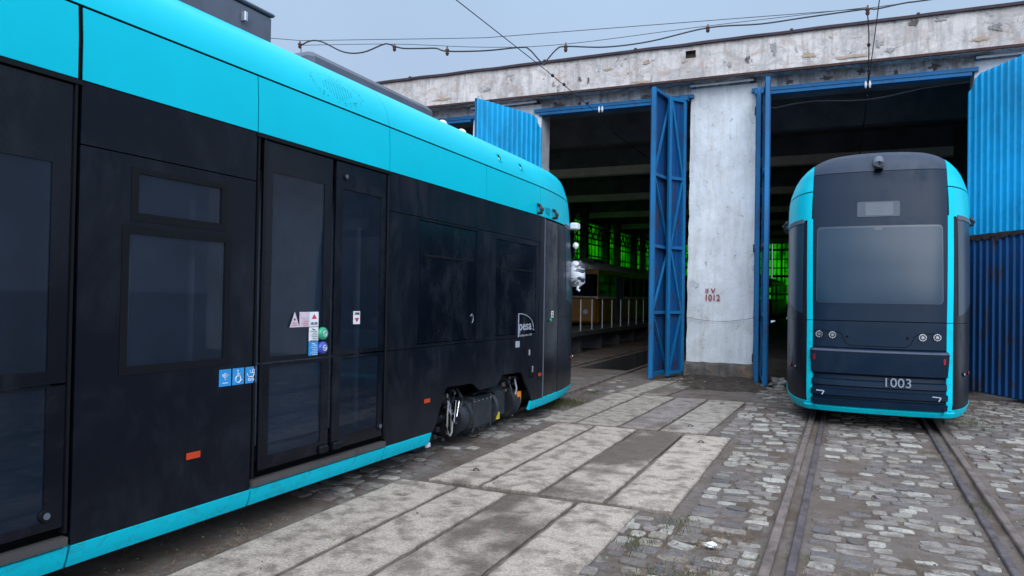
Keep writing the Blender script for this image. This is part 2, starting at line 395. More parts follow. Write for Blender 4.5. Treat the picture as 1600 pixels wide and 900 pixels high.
# cobblestones, real stones bedded in dirt
def railL(y): return -.43+.010*y
def railR(y): return 1.03+.0125*y
st = MB()
def cobble(cx, cy, w, l, rz, z, col, k=7):
    tiltx, tilty = rnd.uniform(-.04, .04), rnd.uniform(-.04, .04); o = []
    cs_ = [(-1, -1), (1, -1), (1, 1), (-1, 1)]; cs_ = [(a*rnd.uniform(.78, 1.0), c*rnd.uniform(.74, 1.0)) for a, c in cs_]
    for i in range(4):
        p, q, r_ = cs_[i-1], cs_[i], cs_[(i+1) % 4]; t1, t2 = rnd.uniform(.06, .28), rnd.uniform(.06, .28)
        for A, tt in ((p, t1), (r_, t2)):
            px, py = (q[0]+(A[0]-q[0])*tt)*w/2, (q[1]+(A[1]-q[1])*tt)*l/2
            o.append((px*math.cos(rz)-py*math.sin(rz), px*math.sin(rz)+py*math.cos(rz)))
    n = 8
    h = lambda X, Y: z+tiltx*X+tilty*Y
    vs = [(cx+X, cy+Y, h(X, Y)-.045) for X, Y in o]+[(cx+X*.99, cy+Y*.99, h(X, Y)-.007) for X, Y in o]+[(cx+X*.94, cy+Y*.93, h(X, Y)-.001) for X, Y in o]+[(cx+X*.62, cy+Y*.6, h(X, Y)+rnd.uniform(-.001, .002)) for X, Y in o]
    fs = [(r*n+i, r*n+(i+1) % n, (r+1)*n+(i+1) % n, (r+1)*n+i) for r in range(3) for i in range(n)]+[tuple(3*n+i for i in range(n))]
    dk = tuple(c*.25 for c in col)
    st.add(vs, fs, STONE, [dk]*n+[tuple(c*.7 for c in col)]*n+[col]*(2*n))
def stone_col():
    t = rnd.random(); v = rnd.uniform(.65, 1.12)
    if t < .30: b = (.46, .44, .39)
    elif t < .60: b = (.28, .255, .23)
    elif t < .80: b = (.17, .16, .16)
    elif t < .90: b = (.27, .225, .215)
    else: b = (.38, .345, .29)
    return tuple(x*v for x in b)
def field(x0f, x1f, y0, y1, dens, off=0):
    y = y0
    row = 0
    while y < y1:
        l = rnd.uniform(.10, .15); x = x0f(y)+rnd.uniform(0, .03)
        x1 = x1f(y)
        while x < x1-.05:
            w = min(rnd.uniform(.11, .25), x1-x)
            d = dens+.03+.8*noise.noise(Vector((x*1.5+off, y*1.2, 5)))+.35*noise.noise(Vector((x*4, y*4, 9)))
            if rnd.random() < d:
                yy = y+.03*noise.noise(Vector((x*2, y, 1)))
                big = rnd.uniform(.94, 1.06)
                cobble(x+w/2, yy+l/2, w*big, l*big*1.02, rnd.gauss(0, .09), gh(x, yy)+.007+.006*min(.6, d-.5)+rnd.uniform(-.007, .006), stone_col(), rnd.choice((5, 6, 7, 8)))
            x += w+.008
        y += l+.008; row += 1
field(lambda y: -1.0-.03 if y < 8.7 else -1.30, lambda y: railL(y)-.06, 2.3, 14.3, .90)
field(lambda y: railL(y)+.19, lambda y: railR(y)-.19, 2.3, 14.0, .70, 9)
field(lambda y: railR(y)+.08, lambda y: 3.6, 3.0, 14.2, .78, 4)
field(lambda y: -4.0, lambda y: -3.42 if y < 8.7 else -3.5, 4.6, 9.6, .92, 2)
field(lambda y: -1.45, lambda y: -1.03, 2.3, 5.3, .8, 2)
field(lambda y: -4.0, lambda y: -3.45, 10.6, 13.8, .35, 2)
tag(st.build('cobblestones'), 'worn grey cobblestones bedded in dirt around and between the rails', 'cobblestones', kind='stuff')

SOIL = simple('dark_soil', (.055, .045, .036), .9, .15, var=.5, vs=7, bmp=.9, dirt=(.10, .085, .07), dlo=.5, dhi=.65, dscale=9)
# gravel crumbs and straw
gr = MB()
def crumb(x, y, r, col):
    n = 5; a0 = rnd.uniform(0, 6); z = gh(x, y)
    if inslab(x, y): z = .024
    vs = [(x+r*math.cos(a0+i*1.257)*rnd.uniform(.7, 1.2), y+r*math.sin(a0+i*1.257)*rnd.uniform(.7, 1.2), z-.003) for i in range(n)]
    vs += [(x+(a-x)*.55, y+(b-y)*.55, z+r*.7) for a, b, c in vs]
    gr.add(vs, [(i, (i+1) % n, n+(i+1) % n, n+i) for i in range(n)]+[tuple(range(n, 2*n))], STONE, [col]*(2*n))
# slabs (x0,x1,y0,y1) rows nearest the camera first
ROWS = [(-3.50, 2.30, 5.40, (-3.43, -2.87, -2.40, -1.83, -1.33), 0), (-3.3, 5.50, 8.66, (-3.22, -2.72, -2.19, -1.64, -1.10), 0),
        (0, 8.76, 11.76, (-3.50, -3.02, -2.46, -1.96, -1.39), .035), (0, 11.86, 13.85, (-3.36, -2.95, -2.52), .08)]
SL = []
for ri, (_, ya, yb, bx, sk) in enumerate(ROWS):
    for k in range(len(bx)-1):
        SL.append((ri, k, bx[k]+.018, bx[k+1]-.018, ya+rnd.uniform(-.02, .02), yb+rnd.uniform(-.02, .02), sk))
def inslab(x, y): return any(a < x-sk*(y-y0) < b and y0 < y < y1 for ri, k, a, b, y0, y1, sk in SL)
for _ in range(5200):
    y = 2.3+12*rnd.random()**1.5; x = rnd.uniform(-4.2, 3.3)
    if rnd.random() < .30+.5*noise.noise(Vector((x, y, 2))) and (not inslab(x, y) or rnd.random() < .12):
        c = stone_col(); crumb(x, y, rnd.uniform(.003, .011), tuple(q*rnd.uniform(.5, 1.2) for q in c))
tag(gr.build('gravel'), 'loose gravel crumbs and grit strewn over the yard', 'gravel', kind='stuff')
sw = MB()
def strand(x, y, L, col, up=.01, w=.0022, z0=None):
    a = rnd.uniform(0, 6.28); z = (gh(x, y)+.012 if z0 is None else z0); p = Vector((x, y, z)); d = Vector((math.cos(a), math.sin(a), 0)); s_ = Vector((-d.y, d.x, 0))*w
    q = p+d*L*.5+Vector((0, 0, up))+s_*rnd.uniform(-4, 4); e_ = p+d*L+Vector((0, 0, up*rnd.uniform(0, 1.5)))
    sw.add([p-s_, p+s_, q+s_, q-s_, e_], [(0, 1, 2, 3), (3, 2, 4)], STRAW, [col]*5)
spots = [(-.75, 4.3, .38, 600), (-.7, 5.1, .22, 160), (.15, 4.5, .28, 420), (.75, 4.6, .4, 260), (-3.45, 3.6, .35, 380), (-3.3, 3.0, .3, 150), (-.1, 4.15, .2, 240), (.4, 7.6, .5, 200), (1.6, 9.5, .5, 200), (-.8, 7.6, .4, 200), (-.8, 11, .6, 250), (.85, 8.9, .25, 120)]
for cx, cy, r, n in spots:
    for _ in range(n):
        x = cx+rnd.gauss(0, r*.6); y = cy+rnd.gauss(0, r*.75)
        if inslab(x, y): continue
        c = rnd.choice([(.26, .17, .09), (.20, .12, .07), (.33, .25, .15), (.13, .08, .05)])
        strand(x, y, rnd.uniform(.02, .075), c, rnd.uniform(.003, .014))
for _ in range(2600):
    x = rnd.uniform(-1.1, 3.2) if rnd.random() < .8 else rnd.uniform(-4.1, -3.3); y = 2.6+11*rnd.random()**1.4
    if inslab(x, y) or noise.noise(Vector((x*1.7, y*1.5, 21))) < .05: continue
    strand(x, y, rnd.uniform(.012, .04), rnd.choice([(.16, .09, .05), (.11, .065, .04), (.22, .14, .08)]), rnd.uniform(.001, .006), rnd.uniform(.002, .006))
tag(sw.build('straw'), 'brown dead grass and pine needles lying on the cobbles', 'straw', kind='stuff')
sw = MB()
gsp = [(-3.72, 10.3, .30, 1500), (-1.2, 4.7, .10, 150), (-1.02, 5.2, .12, 120), (-.8, 4.15, .16, 200), (-.02, 4.25, .13, 240), (-1.02, 4.0, .12, 150), (1.6, 11.3, .25, 300), (-2.6, 14.1, .4, 300), (-1.3, 13.4, .25, 200), (1.0, 6.7, .1, 80), (-2.2, 14.9, .4, 250), (-3.72, 11.8, .2, 300)]
for cx, cy, r, n in gsp:
    for _ in range(n):
        x = cx+rnd.gauss(0, r*.55); y = cy+rnd.gauss(0, r*1.0)
        if inslab(x, y): continue
        c = rnd.choice([(.07, .10, .02), (.05, .08, .02), (.10, .12, .035), (.12, .11, .05)])
        strand(x, y, rnd.uniform(.01, .03), c, rnd.uniform(.012, .03), .002)
tag(sw.build('grass'), 'short green grass and moss in the joints of the paving', 'grass', kind='stuff')

# concrete slabs
ordn = ['nearest the parked tram', 'second from the parked tram', 'third from the parked tram', 'farthest from the parked tram']
rown = ['row closest to the camera', 'middle row beside the open wheel bogie', 'row level with the parked tram\'s nose', 'short last row at the gate']
looks = {(0, 0): 'Cracked', (0, 1): 'Pale pitted', (0, 2): 'Dark dirt-covered', (0, 3): 'Pale grainy', (1, 0): 'Pale', (1, 1): 'Pale ochre-stained', (1, 2): 'Half dirt-covered', (1, 3): 'Bright grey',
         (2, 0): 'Narrow weathered', (2, 1): 'Grey', (2, 2): 'Dull brownish', (2, 3): 'Worn'}
for ri, k, x0, x1, y0, y1, sk in SL:
    b = MB(); n1 = 20; n2 = int((y1-y0)/.03); sd_ = ri*10+k
    dk = {(0, 2): .58, (1, 2): .36, (0, 1): .15, (2, 2): .3, (2, 3): .12, (2, 1): .12, (1, 3): .02, (3, 0): .15, (3, 1): .4}.get((ri, k), 0)
    vs = []; cs = []
    base = {(2, 2): (.33, .29, .27), (2, 1): (.43, .385, .325), (2, 3): (.43, .39, .34), (2, 0): (.44, .395, .335), (3, 0): (.39, .365, .30), (3, 1): (.35, .325, .28)}.get((ri, k), (.53, .465, .39))
    holes = [(.5, .14), (.5, .86)] if ri in (1, 2) else [(.5, .20), (.5, .86)]
    for j in range(n2+1):
        for i in range(n1+1):
            u, v = i/n1, j/n2; yy = y0+(y1-y0)*v; x = x0+(x1-x0)*u+sk*(yy-y0); y = yy
            e_ = min(min(u, 1-u)*(x1-x0), min(v, 1-v)*(y1-y0))
            nn = noise.noise(Vector((x*9, y*9, sd_))); n5 = noise.noise(Vector((x*22, y*18, sd_)))+.6*noise.noise(Vector((x*45, y*40, sd_)))
            z = .020+.002*nn+.0012*noise.noise(Vector((x*40, y*40, 1)))
            if e_ < 1e-6:
                x += .012*noise.noise(Vector((x*6, y*6, 7))); y += .012*noise.noise(Vector((x*6, y*6, 17))); z -= .010+.006*abs(nn)
            d = dk+.9*noise.noise(Vector((x*1.9+3, y*1.1, sd_*1.3)))+.35*noise.noise(Vector((x*5, y*4, 4)))+.14*n5
            if (ri, k) == (1, 3): d += .9*max(0, 1-((v-.0)/.38+u*.75)*1.0)
            if (ri, k) == (1, 2): d += .5*max(0, 1-u*1.5)
            if (ri, k) == (1, 0): d += .5*max(0, .12-v)/.12
            if (ri, k) == (0, 0): d += .5*max(0, .12-abs(v-.74))/.12*(.5+.5*noise.noise(Vector((x*9, y*9, 2))))
            if dk < .1: d -= .16
            d = min(1, max(0, (d-.36)*2.4))
            for hu, hv in holes:
                hx = x0+(x1-x0)*hu+sk*(yy-y0); hy = y0+(y1-y0)*hv
                q = math.hypot((x-hx)/.055, (y-hy)/.042)
                q += .7*noise.noise(Vector((x*14, y*14, sd_)))
                if q < 1.6: d = max(d, min(1, max(0, 1.6-q)*.9)*.9)
                if q < 1: z -= .014*(1-q*q)
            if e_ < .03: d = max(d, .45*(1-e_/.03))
            w = 1+.10*nn+.10*n5
            c = tuple((a*(1-d)+bb*d)*w for a, bb in zip(base, (.165, .138, .115)))
            vs.append((x, y, z)); cs.append(c)
    fs = [(j*(n1+1)+i, j*(n1+1)+i+1, (j+1)*(n1+1)+i+1, (j+1)*(n1+1)+i) for j in range(n2) for i in range(n1)]
    ring = [i for i in range(n1+1)]+[j*(n1+1)+n1 for j in range(1, n2+1)]+[n2*(n1+1)+i for i in range(n1-1, -1, -1)]+[j*(n1+1) for j in range(n2-1, 0, -1)]
    o = len(vs)
    for r in ring: vs.append((vs[r][0], vs[r][1], -.06)); cs.append((.12, .11, .1))
    L_ = len(ring)
    fs += [(ring[i], o+i, o+(i+1) % L_, ring[(i+1) % L_]) for i in range(L_)]
    b.add(vs, fs, CONC, cs)
    ob = b.build('concrete_slab')
    if ri == 3: lb = ['Short slab on the left beside the rail, touching the gate leaf row', 'Short moss-edged slab before the white pillar in the last row'][k]
    else: lb = looks[(ri, k)]+' concrete slab, '+ordn[k]+', in the '+rown[ri]
    tag(ob, lb, 'paving slab', 'concrete slabs laid as a path between the tracks')
    # iron lifting loops in the slab's pits
    for hi, (hu, hv) in enumerate(holes):
        if (ri, k, hi) in ((2, 3, 0), (1, 0, 0), (2, 3, 1), (1, 3, 1)):
            hx = x0+(x1-x0)*hu; hy = y0+(y1-y0)*hv; hx += sk*(hy-y0)
            lp = MB(); lp.tube([(hx+.03*math.cos(a*.628), hy, .008+.03*math.sin(a*.628)) for a in range(6)], .005, RUST, 6)
            l2 = lp.build('lifting_loop', ob, True)

# rails
def rail_obj(name, fx, y0, y1, w, z, m, label, cat, group=None, step=.5):
    b = MB(); prev = None; vs = []; n = int((y1-y0)/step); prof = [(-w/2-.002, -.06), (-w/2, z-.008), (-w/2+.008, z), (w/2-.008, z), (w/2, z-.008), (w/2+.002, -.06)]
    for i in range(n+1):
        y = y0+(y1-y0)*i/n
        for px, pz in prof: vs.append((fx(y)+px, y, pz+.002*noise.noise(Vector((y, 0, w*9)))))
    k = len(prof); fs = [(i*k+j, i*k+j+1, (i+1)*k+j+1, (i+1)*k+j) for i in range(n) for j in range(k-1)]
    fs += [tuple(range(k-1, -1, -1)), tuple(n*k+j for j in range(k))]
    b.add(vs, fs, m); return tag(b.build(name), label, cat, group)
rail_obj('rail', railL, -2, 60, .062, .026, STEEL, 'rusty running rail on the left, leading under the head-on tram', 'rail', 'rails in the yard')
rail_obj('rail', railR, -2, 60, .062, .026, STEEL, 'rusty running rail on the right, leading under the head-on tram', 'rail', 'rails in the yard')
rail_obj('guard_rail', lambda y: railL(y)+.135, -2, 14.5, .052, .016, GUARD, 'flat dull steel guard strip just right of the left running rail', 'guard rail', 'guard strips inside the rails')
rail_obj('guard_rail', lambda y: railR(y)-.135, -2, 14.5, .052, .016, GUARD, 'flat dull steel guard strip just left of the right running rail', 'guard rail', 'guard strips inside the rails')
def lrx(y): return -4.08+max(0, y-13.0)**1.3*.01*0
rail_obj('rail', lrx, -2, 58, .07, .028, STEEL, 'rail emerging from the left gate beside the parked tram\'s nose', 'rail', 'rails in the yard')
rail_obj('rail', lambda y: -5.52, -2, 58, .07, .028, STEEL, 'rail hidden under the parked tram, leading into the left gate', 'rail', 'rails in the yard')

# ------------------------------------------------------------------ TRAM
HW = 1.2
PLAN = [(0, 0), (.2, .003), (.4, .014), (.6, .042), (.72, .080), (.79, .12), (.84, .18), (.895, .275), (.965, .45), (1.04, .75), (1.105, 1.14), (1.152, 1.6), (1.184, 2.05), (1.198, 2.45), (1.2, 2.8)]
PU = [0.0]
for a, b in zip(PLAN, PLAN[1:]): PU.append(PU[-1]+math.hypot(b[0]-a[0], b[1]-a[1]))
UC = PU[-1]
def cr(p0, p1, p2, p3, t): return .5*((2*p1)+(-p0+p2)*t+(2*p0-5*p1+4*p2-p3)*t*t+(-p0+3*p1-3*p2+p3)*t**3)
def plan(u):
    s = -1 if u < 0 else 1; u = abs(u)
    if u >= UC: return s*1.2, PLAN[-1][1]+u-UC
    i = max(k for k in range(len(PU)-1) if PU[k] <= u); t = (u-PU[i])/(PU[i+1]-PU[i])
    g_ = lambda k: (PLAN[k] if k >= 0 else (-PLAN[-k][0], PLAN[-k][1])) if k < len(PLAN) else (1.2, 3.3)
    p = [g_(i-1), g_(i), g_(i+1), g_(i+2)]
    return s*cr(*[q[0] for q in p], t), cr(*[q[1] for q in p], t)
def lerp_tab(tab, z):
    if z <= tab[0][0]: return tab[0][1]
    for (a, fa), (b, fb) in zip(tab, tab[1:]):
        if z <= b:
            t = (z-a)/(b-a); return fa+(fb-fa)*t
    return tab[-1][1]
HWT = [(.15, 1.14), (.19, 1.162), (.24, 1.182), (.30, 1.197), (.36, 1.2), (2.64, 1.20), (2.85, 1.198), (3.015, 1.188), (3.10, 1.17), (3.18, 1.14), (3.25, 1.12), (3.31, 1.085), (3.36, 1.04), (3.40, .99), (3.43, .94), (3.46, .865), (3.49, .75), (3.515, .60), (3.535, .42), (3.547, .22), (3.55, 0.0)]
HWR = [(3.18, 1.14), (3.25, 1.10), (3.31, 1.045), (3.36, .98), (3.40, .91), (3.43, .82), (3.455, .73), (3.48, .62), (3.505, .48), (3.53, .31), (3.545, .15), (3.55, 0.0)]
LEAN = [(.15, .13), (.19, .09), (.24, .045), (.30, .01), (.36, .0), (1.3, .0), (1.7, .02), (2.2, .085), (2.7, .19), (3.0, .26), (3.15, .305), (3.25, .325), (3.33, .34), (3.39, .36), (3.44, .39), (3.48, .45), (3.52, .60), (3.55, .78)]
def S(u, z):
    x, y = plan(u); w = max(0, 1-min(1, y/2.4)); w = w*w*(3-2*w)
    hw_ = lerp_tab(HWT, z)*w+lerp_tab(HWR, z)*(1-w) if z > 3.2 else lerp_tab(HWT, z)
    return Vector((x*hw_/1.2, y+lerp_tab(LEAN, z)*w, z))
def Sn(u, z):
    a = S(u+.01, z)-S(u-.01, z); zz = min(z, 3.535); b = S(u, zz+.006)-S(u, zz-.006)
    n = a.cross(b)
    if n.length < 1e-9: return Vector((0, 0, 1))
    n.normalize(); return n
def SO(u, z, off): return S(u, z)+Sn(u, z)*off
def uL(L):      # |u| from distance L behind the nose tip (side region)
    if L >= PLAN[-1][1]: return UC+L-PLAN[-1][1]
    for i in range(len(PLAN)-1):
        if PLAN[i+1][1] >= L:
            t = (L-PLAN[i][1])/(PLAN[i+1][1]-PLAN[i][1]); return PU[i]+(PU[i+1]-PU[i])*t
def ux(x):
    for i in range(len(PLAN)-1):
        if PLAN[i+1][0] >= abs(x):
            t = (abs(x)-PLAN[i][0])/(PLAN[i+1][0]-PLAN[i][0]); return math.copysign(PU[i]+(PU[i+1]-PU[i])*t, x)
def xb(z): return 0.737+.022*max(0, min(1, (z-1.3)/1.6))
def uface(z, x=None):
    x = xb(z) if x is None else x
    return _uf(z, x)
def _uf(z, x): return ux(min(1.199, x*1.2/max(.3, lerp_tab(HWT, z))))
def subdiv(a, b, st_):
    n = max(1, int(math.ceil(abs(b-a)/st_))); return [a+(b-a)*i/n for i in range(n+1)]
def zlev(a, b):
    out_ = [a]
    for z in [.3, .6, 1.0, 1.3, 1.7, 2.0, 2.2, 2.45, 2.7, 2.85, 2.95, 3.0, 3.05, 3.1, 3.14, 3.18, 3.215, 3.25, 3.28, 3.31, 3.335, 3.36, 3.38, 3.40, 3.415, 3.43, 3.443, 3.455, 3.465, 3.475, 3.485, 3.495, 3.505, 3.515, 3.525, 3.534, 3.541, 3.546]:
        if a+.004 < z < b-.004: out_.append(z)
    return out_+[b]
def patch(mb, u0, u1, z0, z1, off, m, depth=.02, skip=None, zb=None, du=None, zs=None, us=None, f0=None, f1=None, dent=None):
    if us is None:
        lo, hi = (u0, u1)
        us = [lo]; st_ = du
        cur = lo
        while cur < hi-1e-6:
            au = abs(cur); stp = du or (.06 if au < 1.0 else .12 if au < UC+.2 else .5)
            cur = min(hi, cur+stp); us.append(cur)
    zs = zs or zlev(z0, z1); nu = len(us); nz = len(zs)
    vs = []
    for z in zs:
        for u in us:
            uu = u; zz = z
            if f0: v = (u-u0)/(u1-u0); a, b = f0(z), f1(z); uu = a+(b-a)*v
            if zb: lo_ = zb(uu); zz = lo_+(z1-lo_)*(z-z0)/(z1-z0)
            o_ = off+(dent(uu, zz) if dent else 0)
            vs.append(SO(uu, zz, o_))
    cells = [(i, j) for j in range(nz-1) for i in range(nu-1) if not (skip and skip((us[i]+us[i+1])/2, (zs[j]+zs[j+1])/2))]
    cs = set(cells); fs = [(j*nu+i, j*nu+i+1, (j+1)*nu+i+1, (j+1)*nu+i) for i, j in cells]
    if depth:
        low = {}
        def lowv(i, j):
            if (i, j) not in low:
                low[(i, j)] = len(vs)
                p = vs[j*nu+i]; uu = us[i]
                if f0: v = (uu-u0)/(u1-u0); a, b = f0(zs[j]), f1(zs[j]); uu = a+(b-a)*v
                vs.append(p-Sn(uu, min(p.z, 3.54))*depth)
            return low[(i, j)]
        for i, j in cells:
            for (di, dj, a, b) in ((0, -1, (i, j), (i+1, j)), (1, 0, (i+1, j), (i+1, j+1)), (0, 1, (i+1, j+1), (i, j+1)), (-1, 0, (i, j+1), (i, j))):
                if (i+di, j+dj) not in cs:
                    A, B = a[1]*nu+a[0], b[1]*nu+b[0]; fs.append((B, A, lowv(*a), lowv(*b)))
    mb.add(vs, fs, m)
def rr(cu, hu, z0, z1, r, ub=None):     # rounded rect bounds
    def half(z):
        d = min(z-z0, z1-z)
        if d >= r: return hu
        return hu-r+math.sqrt(max(0, r*r-(r-d)**2))
    return (lambda z: cu-half(z)), (lambda z: cu+half(z))
def rzs(z0, z1, r, n=5):
    a = [z0+r*(1-math.cos(math.pi/2*i/n)) for i in range(n+1)]
    b = [z1-r*(1-math.cos(math.pi/2*i/n)) for i in range(n, -1, -1)]
    mid = [z for z in subdiv(a[-1], b[0], .15)][1:-1]
    return a+mid+b
SEAM = [2.38, 3.96, 5.84, 7.39, 8.63]
LEN = 13.2
def usL(mirror, a, b, step=.5):     # u samples between lengths a<b on a side (mirror=-1 : local -x side)
    u0, u1 = uL(a), uL(b); pts = subdiv(u0, u1, step)
    return [mirror*p for p in (pts if mirror > 0 else pts[::-1])]
def side_patch(mb, sd2, a, b, z0, z1, off, m, **kw):
    st_ = .1 if a < 3 else .35
    us = usL(sd2, a, b, kw.pop('step', st_)); patch(mb, us[0], us[-1], z0, z1, off, m, us=us, **kw)
def panel(mb, sd2, a, b, z0, z1, off, m, holes=(), zb=None, dent=None, step=None):
    Ls = sorted(set([a, b]+[h[0] for h in holes]+[h[1] for h in holes]))
    LL = []
    for p, q in zip(Ls, Ls[1:]): LL += subdiv(p, q, step or (.1 if p < 3 else .3))[:-1]
    LL.append(b); zz = sorted(set([z0, z1]+[h[2] for h in holes]+[h[3] for h in holes])); zs = []
    for p, q in zip(zz, zz[1:]): zs += subdiv(p, q, step or .3)[:-1]
    zs.append(z1)
    us = [sd2*uL(L) for L in LL]
    if sd2 < 0: us = us[::-1]
    hu = [(min(sd2*uL(h[0]), sd2*uL(h[1])), max(sd2*uL(h[0]), sd2*uL(h[1])), h[2], h[3]) for h in holes]
    patch(mb, us[0], us[-1], z0, z1, off, m, us=us, zs=zs, zb=zb, dent=dent, skip=lambda u, z: any(h[0] < u < h[1] and h[2] < z < h[3] for h in hu))
ZB, ZS, ZK, ZKT = 2.637, 3.015, .19, .30      # band bottom, seam, skirt bottom, skirt top
def bogie_z(L):   # lower edge of the side panel above the bogie
    pts = [(2.35, ZKT), (2.58, ZKT), (2.92, .69), (3.47, .705), (3.60, .60), (4.05, .59), (4.22, .68), (4.79, .70), (5.02, ZKT), (5.9, ZKT)]
    return lerp_tab(pts, L)
def Lu(u):
    u = abs(u)
    if u >= UC: return PLAN[-1][1]+u-UC
    i = max(k for k in range(len(PU)-1) if PU[k] <= u); t = (u-PU[i])/(PU[i+1]-PU[i]); return PLAN[i][1]+(PLAN[i+1][1]-PLAN[i][1])*t
def tram(loc, rz, rx, label, number, group, full):
    root = empty('tram', loc, (rx, 0, rz)); tag(root, label, 'tram', group)
    UE = uL(LEN)
    # dark inner shell that shows in the seams
    b = MB()
    patch(b, -UE, UE, ZB, 3.5495, -.011, GAP, depth=0)
    patch(b, -uL(2.2), uL(2.2), .25, ZB, -.03, GAP, depth=0)
    for s in (-1, 1):
        panel(b, s, 2.2, LEN, .36, ZB, -.045, GAP, holes=[(2.5, 5.2, .36, .8)]+[(7.62, 8.36, 1.15, 2.26), (5.88, 7.33, .45, 2.45), (8.70, 9.4, .45, 2.45)])
    b.build('body_shell', root, True)
    # upper cyan bands
    b = MB(); z0, z1 = ZS+.005, 3.5492
    uf = ux(.775)
    for s in (-1, 1):
        sg = [uL(5.84), uL(LEN)]
        a0 = uf if s > 0 else None
        pr = [(uf, uL(5.84)-.003), (uL(5.84)+.003, uL(LEN))]
        for p, q in pr:
            lo, hi = (p, q) if s > 0 else (-q, -p)
            fa = (lambda z: max(uf, uface(z, xb(z)+.008))) if p == uf else (lambda z, p=p: p)
            if s > 0: f0_, f1_ = fa, (lambda z, q=q: q)
            else: f0_, f1_ = (lambda z, q=q: -q), (lambda z, fa=fa: -fa(z))
            patch(b, lo, hi, z0+.003, 3.40, 0, CYAN, depth=.006, f0=f0_, f1=f1_)
    b.build('roof_cove', root, True, 50)
    b = MB()
    patch(b, -UE, UE, 3.385, 3.5495, -.004, GREY, depth=0, skip=lambda u, z: Lu(u) < 1.5 and abs(u) < uf)
    b.build('roof', root, True)
    ends = [None]+SEAM+[LEN]
    for s in (-1, 1):
        b = MB()
        pr = [(uf, uL(SEAM[0]))]+[(uL(p), uL(q)) for p, q in zip(SEAM, SEAM[1:]+[LEN])]
        for p, q in pr:
            g1 = .014 if abs(p-uL(8.63)) < .01 else .005; g2 = .014 if abs(q-uL(8.63)) < .01 else .005; p2, q2 = p+(g1 if p > uf else 0), q-g2
            lo, hi = (p2, q2) if s > 0 else (-q2, -p2)
            patch(b, lo, hi, ZB+.003, ZS-.007, 0, CYAN, depth=.006)
        b.build('cant_band', root, True, 50)
        # front strip along cheek edge and cyan skirt
        b = MB(); u0, u1 = ux(.738), ux(.805)
        for za, zc in ((.27, 1.335), (1.343, ZB+.01)):
            A = lambda z: ux(xb(z)); B_ = lambda z: ux(xb(z)+.070)
            if s < 0: A, B_ = (lambda z: -ux(xb(z)+.070)), (lambda z: -ux(xb(z)))
            patch(b, 0, 1, za, zc, .004, CYAN if zc > 1.4 else CYAND, depth=.03, us=[0, .25, .5, .75, 1], zs=subdiv(za, zc, .1), f0=A, f1=B_)
        b.build('corner_strip', root, True, 50)
        kk = [(ux(.78), uL(1.52)), (uL(1.55), uL(2.20)), (uL(2.24), uL(2.34)), (uL(2.38), uL(2.62)), (uL(5.06), uL(5.83)), (uL(5.845), uL(7.38)), (uL(7.395), uL(8.62)), (uL(8.635), uL(LEN))]
        for n_, (p, q) in enumerate(kk):
            lo, hi = (p, q) if s > 0 else (-q, -p)
            b = MB(); patch(b, lo, hi, ZK, ZKT-.002, .006, CYAND, depth=.03, zs=[ZK, .215, .24, .27, ZKT-.002])
            b.build('skirt', root, True, 50)
        # side panels
        W1 = (7.64, 8.34, 1.16, 1.90); W1v = (7.68, 8.29, 1.995, 2.232)
        b = MB(); panel(b, s, 7.40, 8.62, ZKT, 2.31, 0, DARK, holes=[W1, W1v]); panel(b, s, 7.40, 8.62, 2.317, ZB-.004, 0, DARK)
        b.build('side_panel', root, True, 30)
        dent = (lambda u, z: -.012*max(0, noise.noise(Vector((Lu(u)*2.1, z*2.4, s*3)))-.05)-.006*math.exp(-((Lu(u)-5.0)**2/.03+(z-1.2)**2/.02)))
        b = MB()
        panel(b, s, 2.385, 5.835, 1.113, 2.30, 0, DARK, holes=[(4.17, 5.34, 1.14, 2.28), (2.50, 3.70, 1.15, 2.24)], dent=dent)
        panel(b, s, 2.385, 5.835, 2.306, ZB-.004, 0, DARK)
        us = [s*uL(L) for L in subdiv(2.385, 5.835, .04)]
        if s < 0: us = us[::-1]
        patch(b, us[0], us[-1], ZKT, 1.107, 0, DARK, us=us, zs=subdiv(ZKT, 1.107, .08), zb=lambda u: bogie_z(Lu(u)), dent=dent)
        b.build('bogie_panel', root, True, 30)
        # covered windows (opaque black film, slightly creased)
        for (a, c, z0_, z1_) in ((4.17, 5.34, 1.14, 2.28), (2.50, 3.70, 1.15, 2.24)):
            b = MB()
            panel(b, s, a+.008, c-.008, z0_+.008, z1_-.008, -.006, DARK2, step=.06, dent=lambda u, z: .010*noise.noise(Vector((Lu(u)*2.2, z*1.5, 2)))-.010*math.exp(-((z-1.22)/.05)**2)*abs(math.sin(Lu(u)*5)))
            b2 = MB(); panel(b2, s, a+.09, c-.09, z1_-.33, z1_-.31, .002, RUB)
            w = b.build('window', root, True, 30); b2.build('frame', w)
        # glazed windows
        for (a, c, z0_, z1_) in (W1, W1v):
            b = MB(); t_ = .010
            panel(b, s, a-.035, c+.035, z0_-.035, z1_+(.035 if z1_ < 2 else .02), .003, RUB, holes=[(a+t_, c-t_, z0_+t_, z1_-t_)], step=2)
            w = b.build('window', root)
            b = MB(); panel(b, s, a+t_, c-t_, z0_+t_, z1_-t_, -.006, GLASS, step=.3); b.build('pane', w)
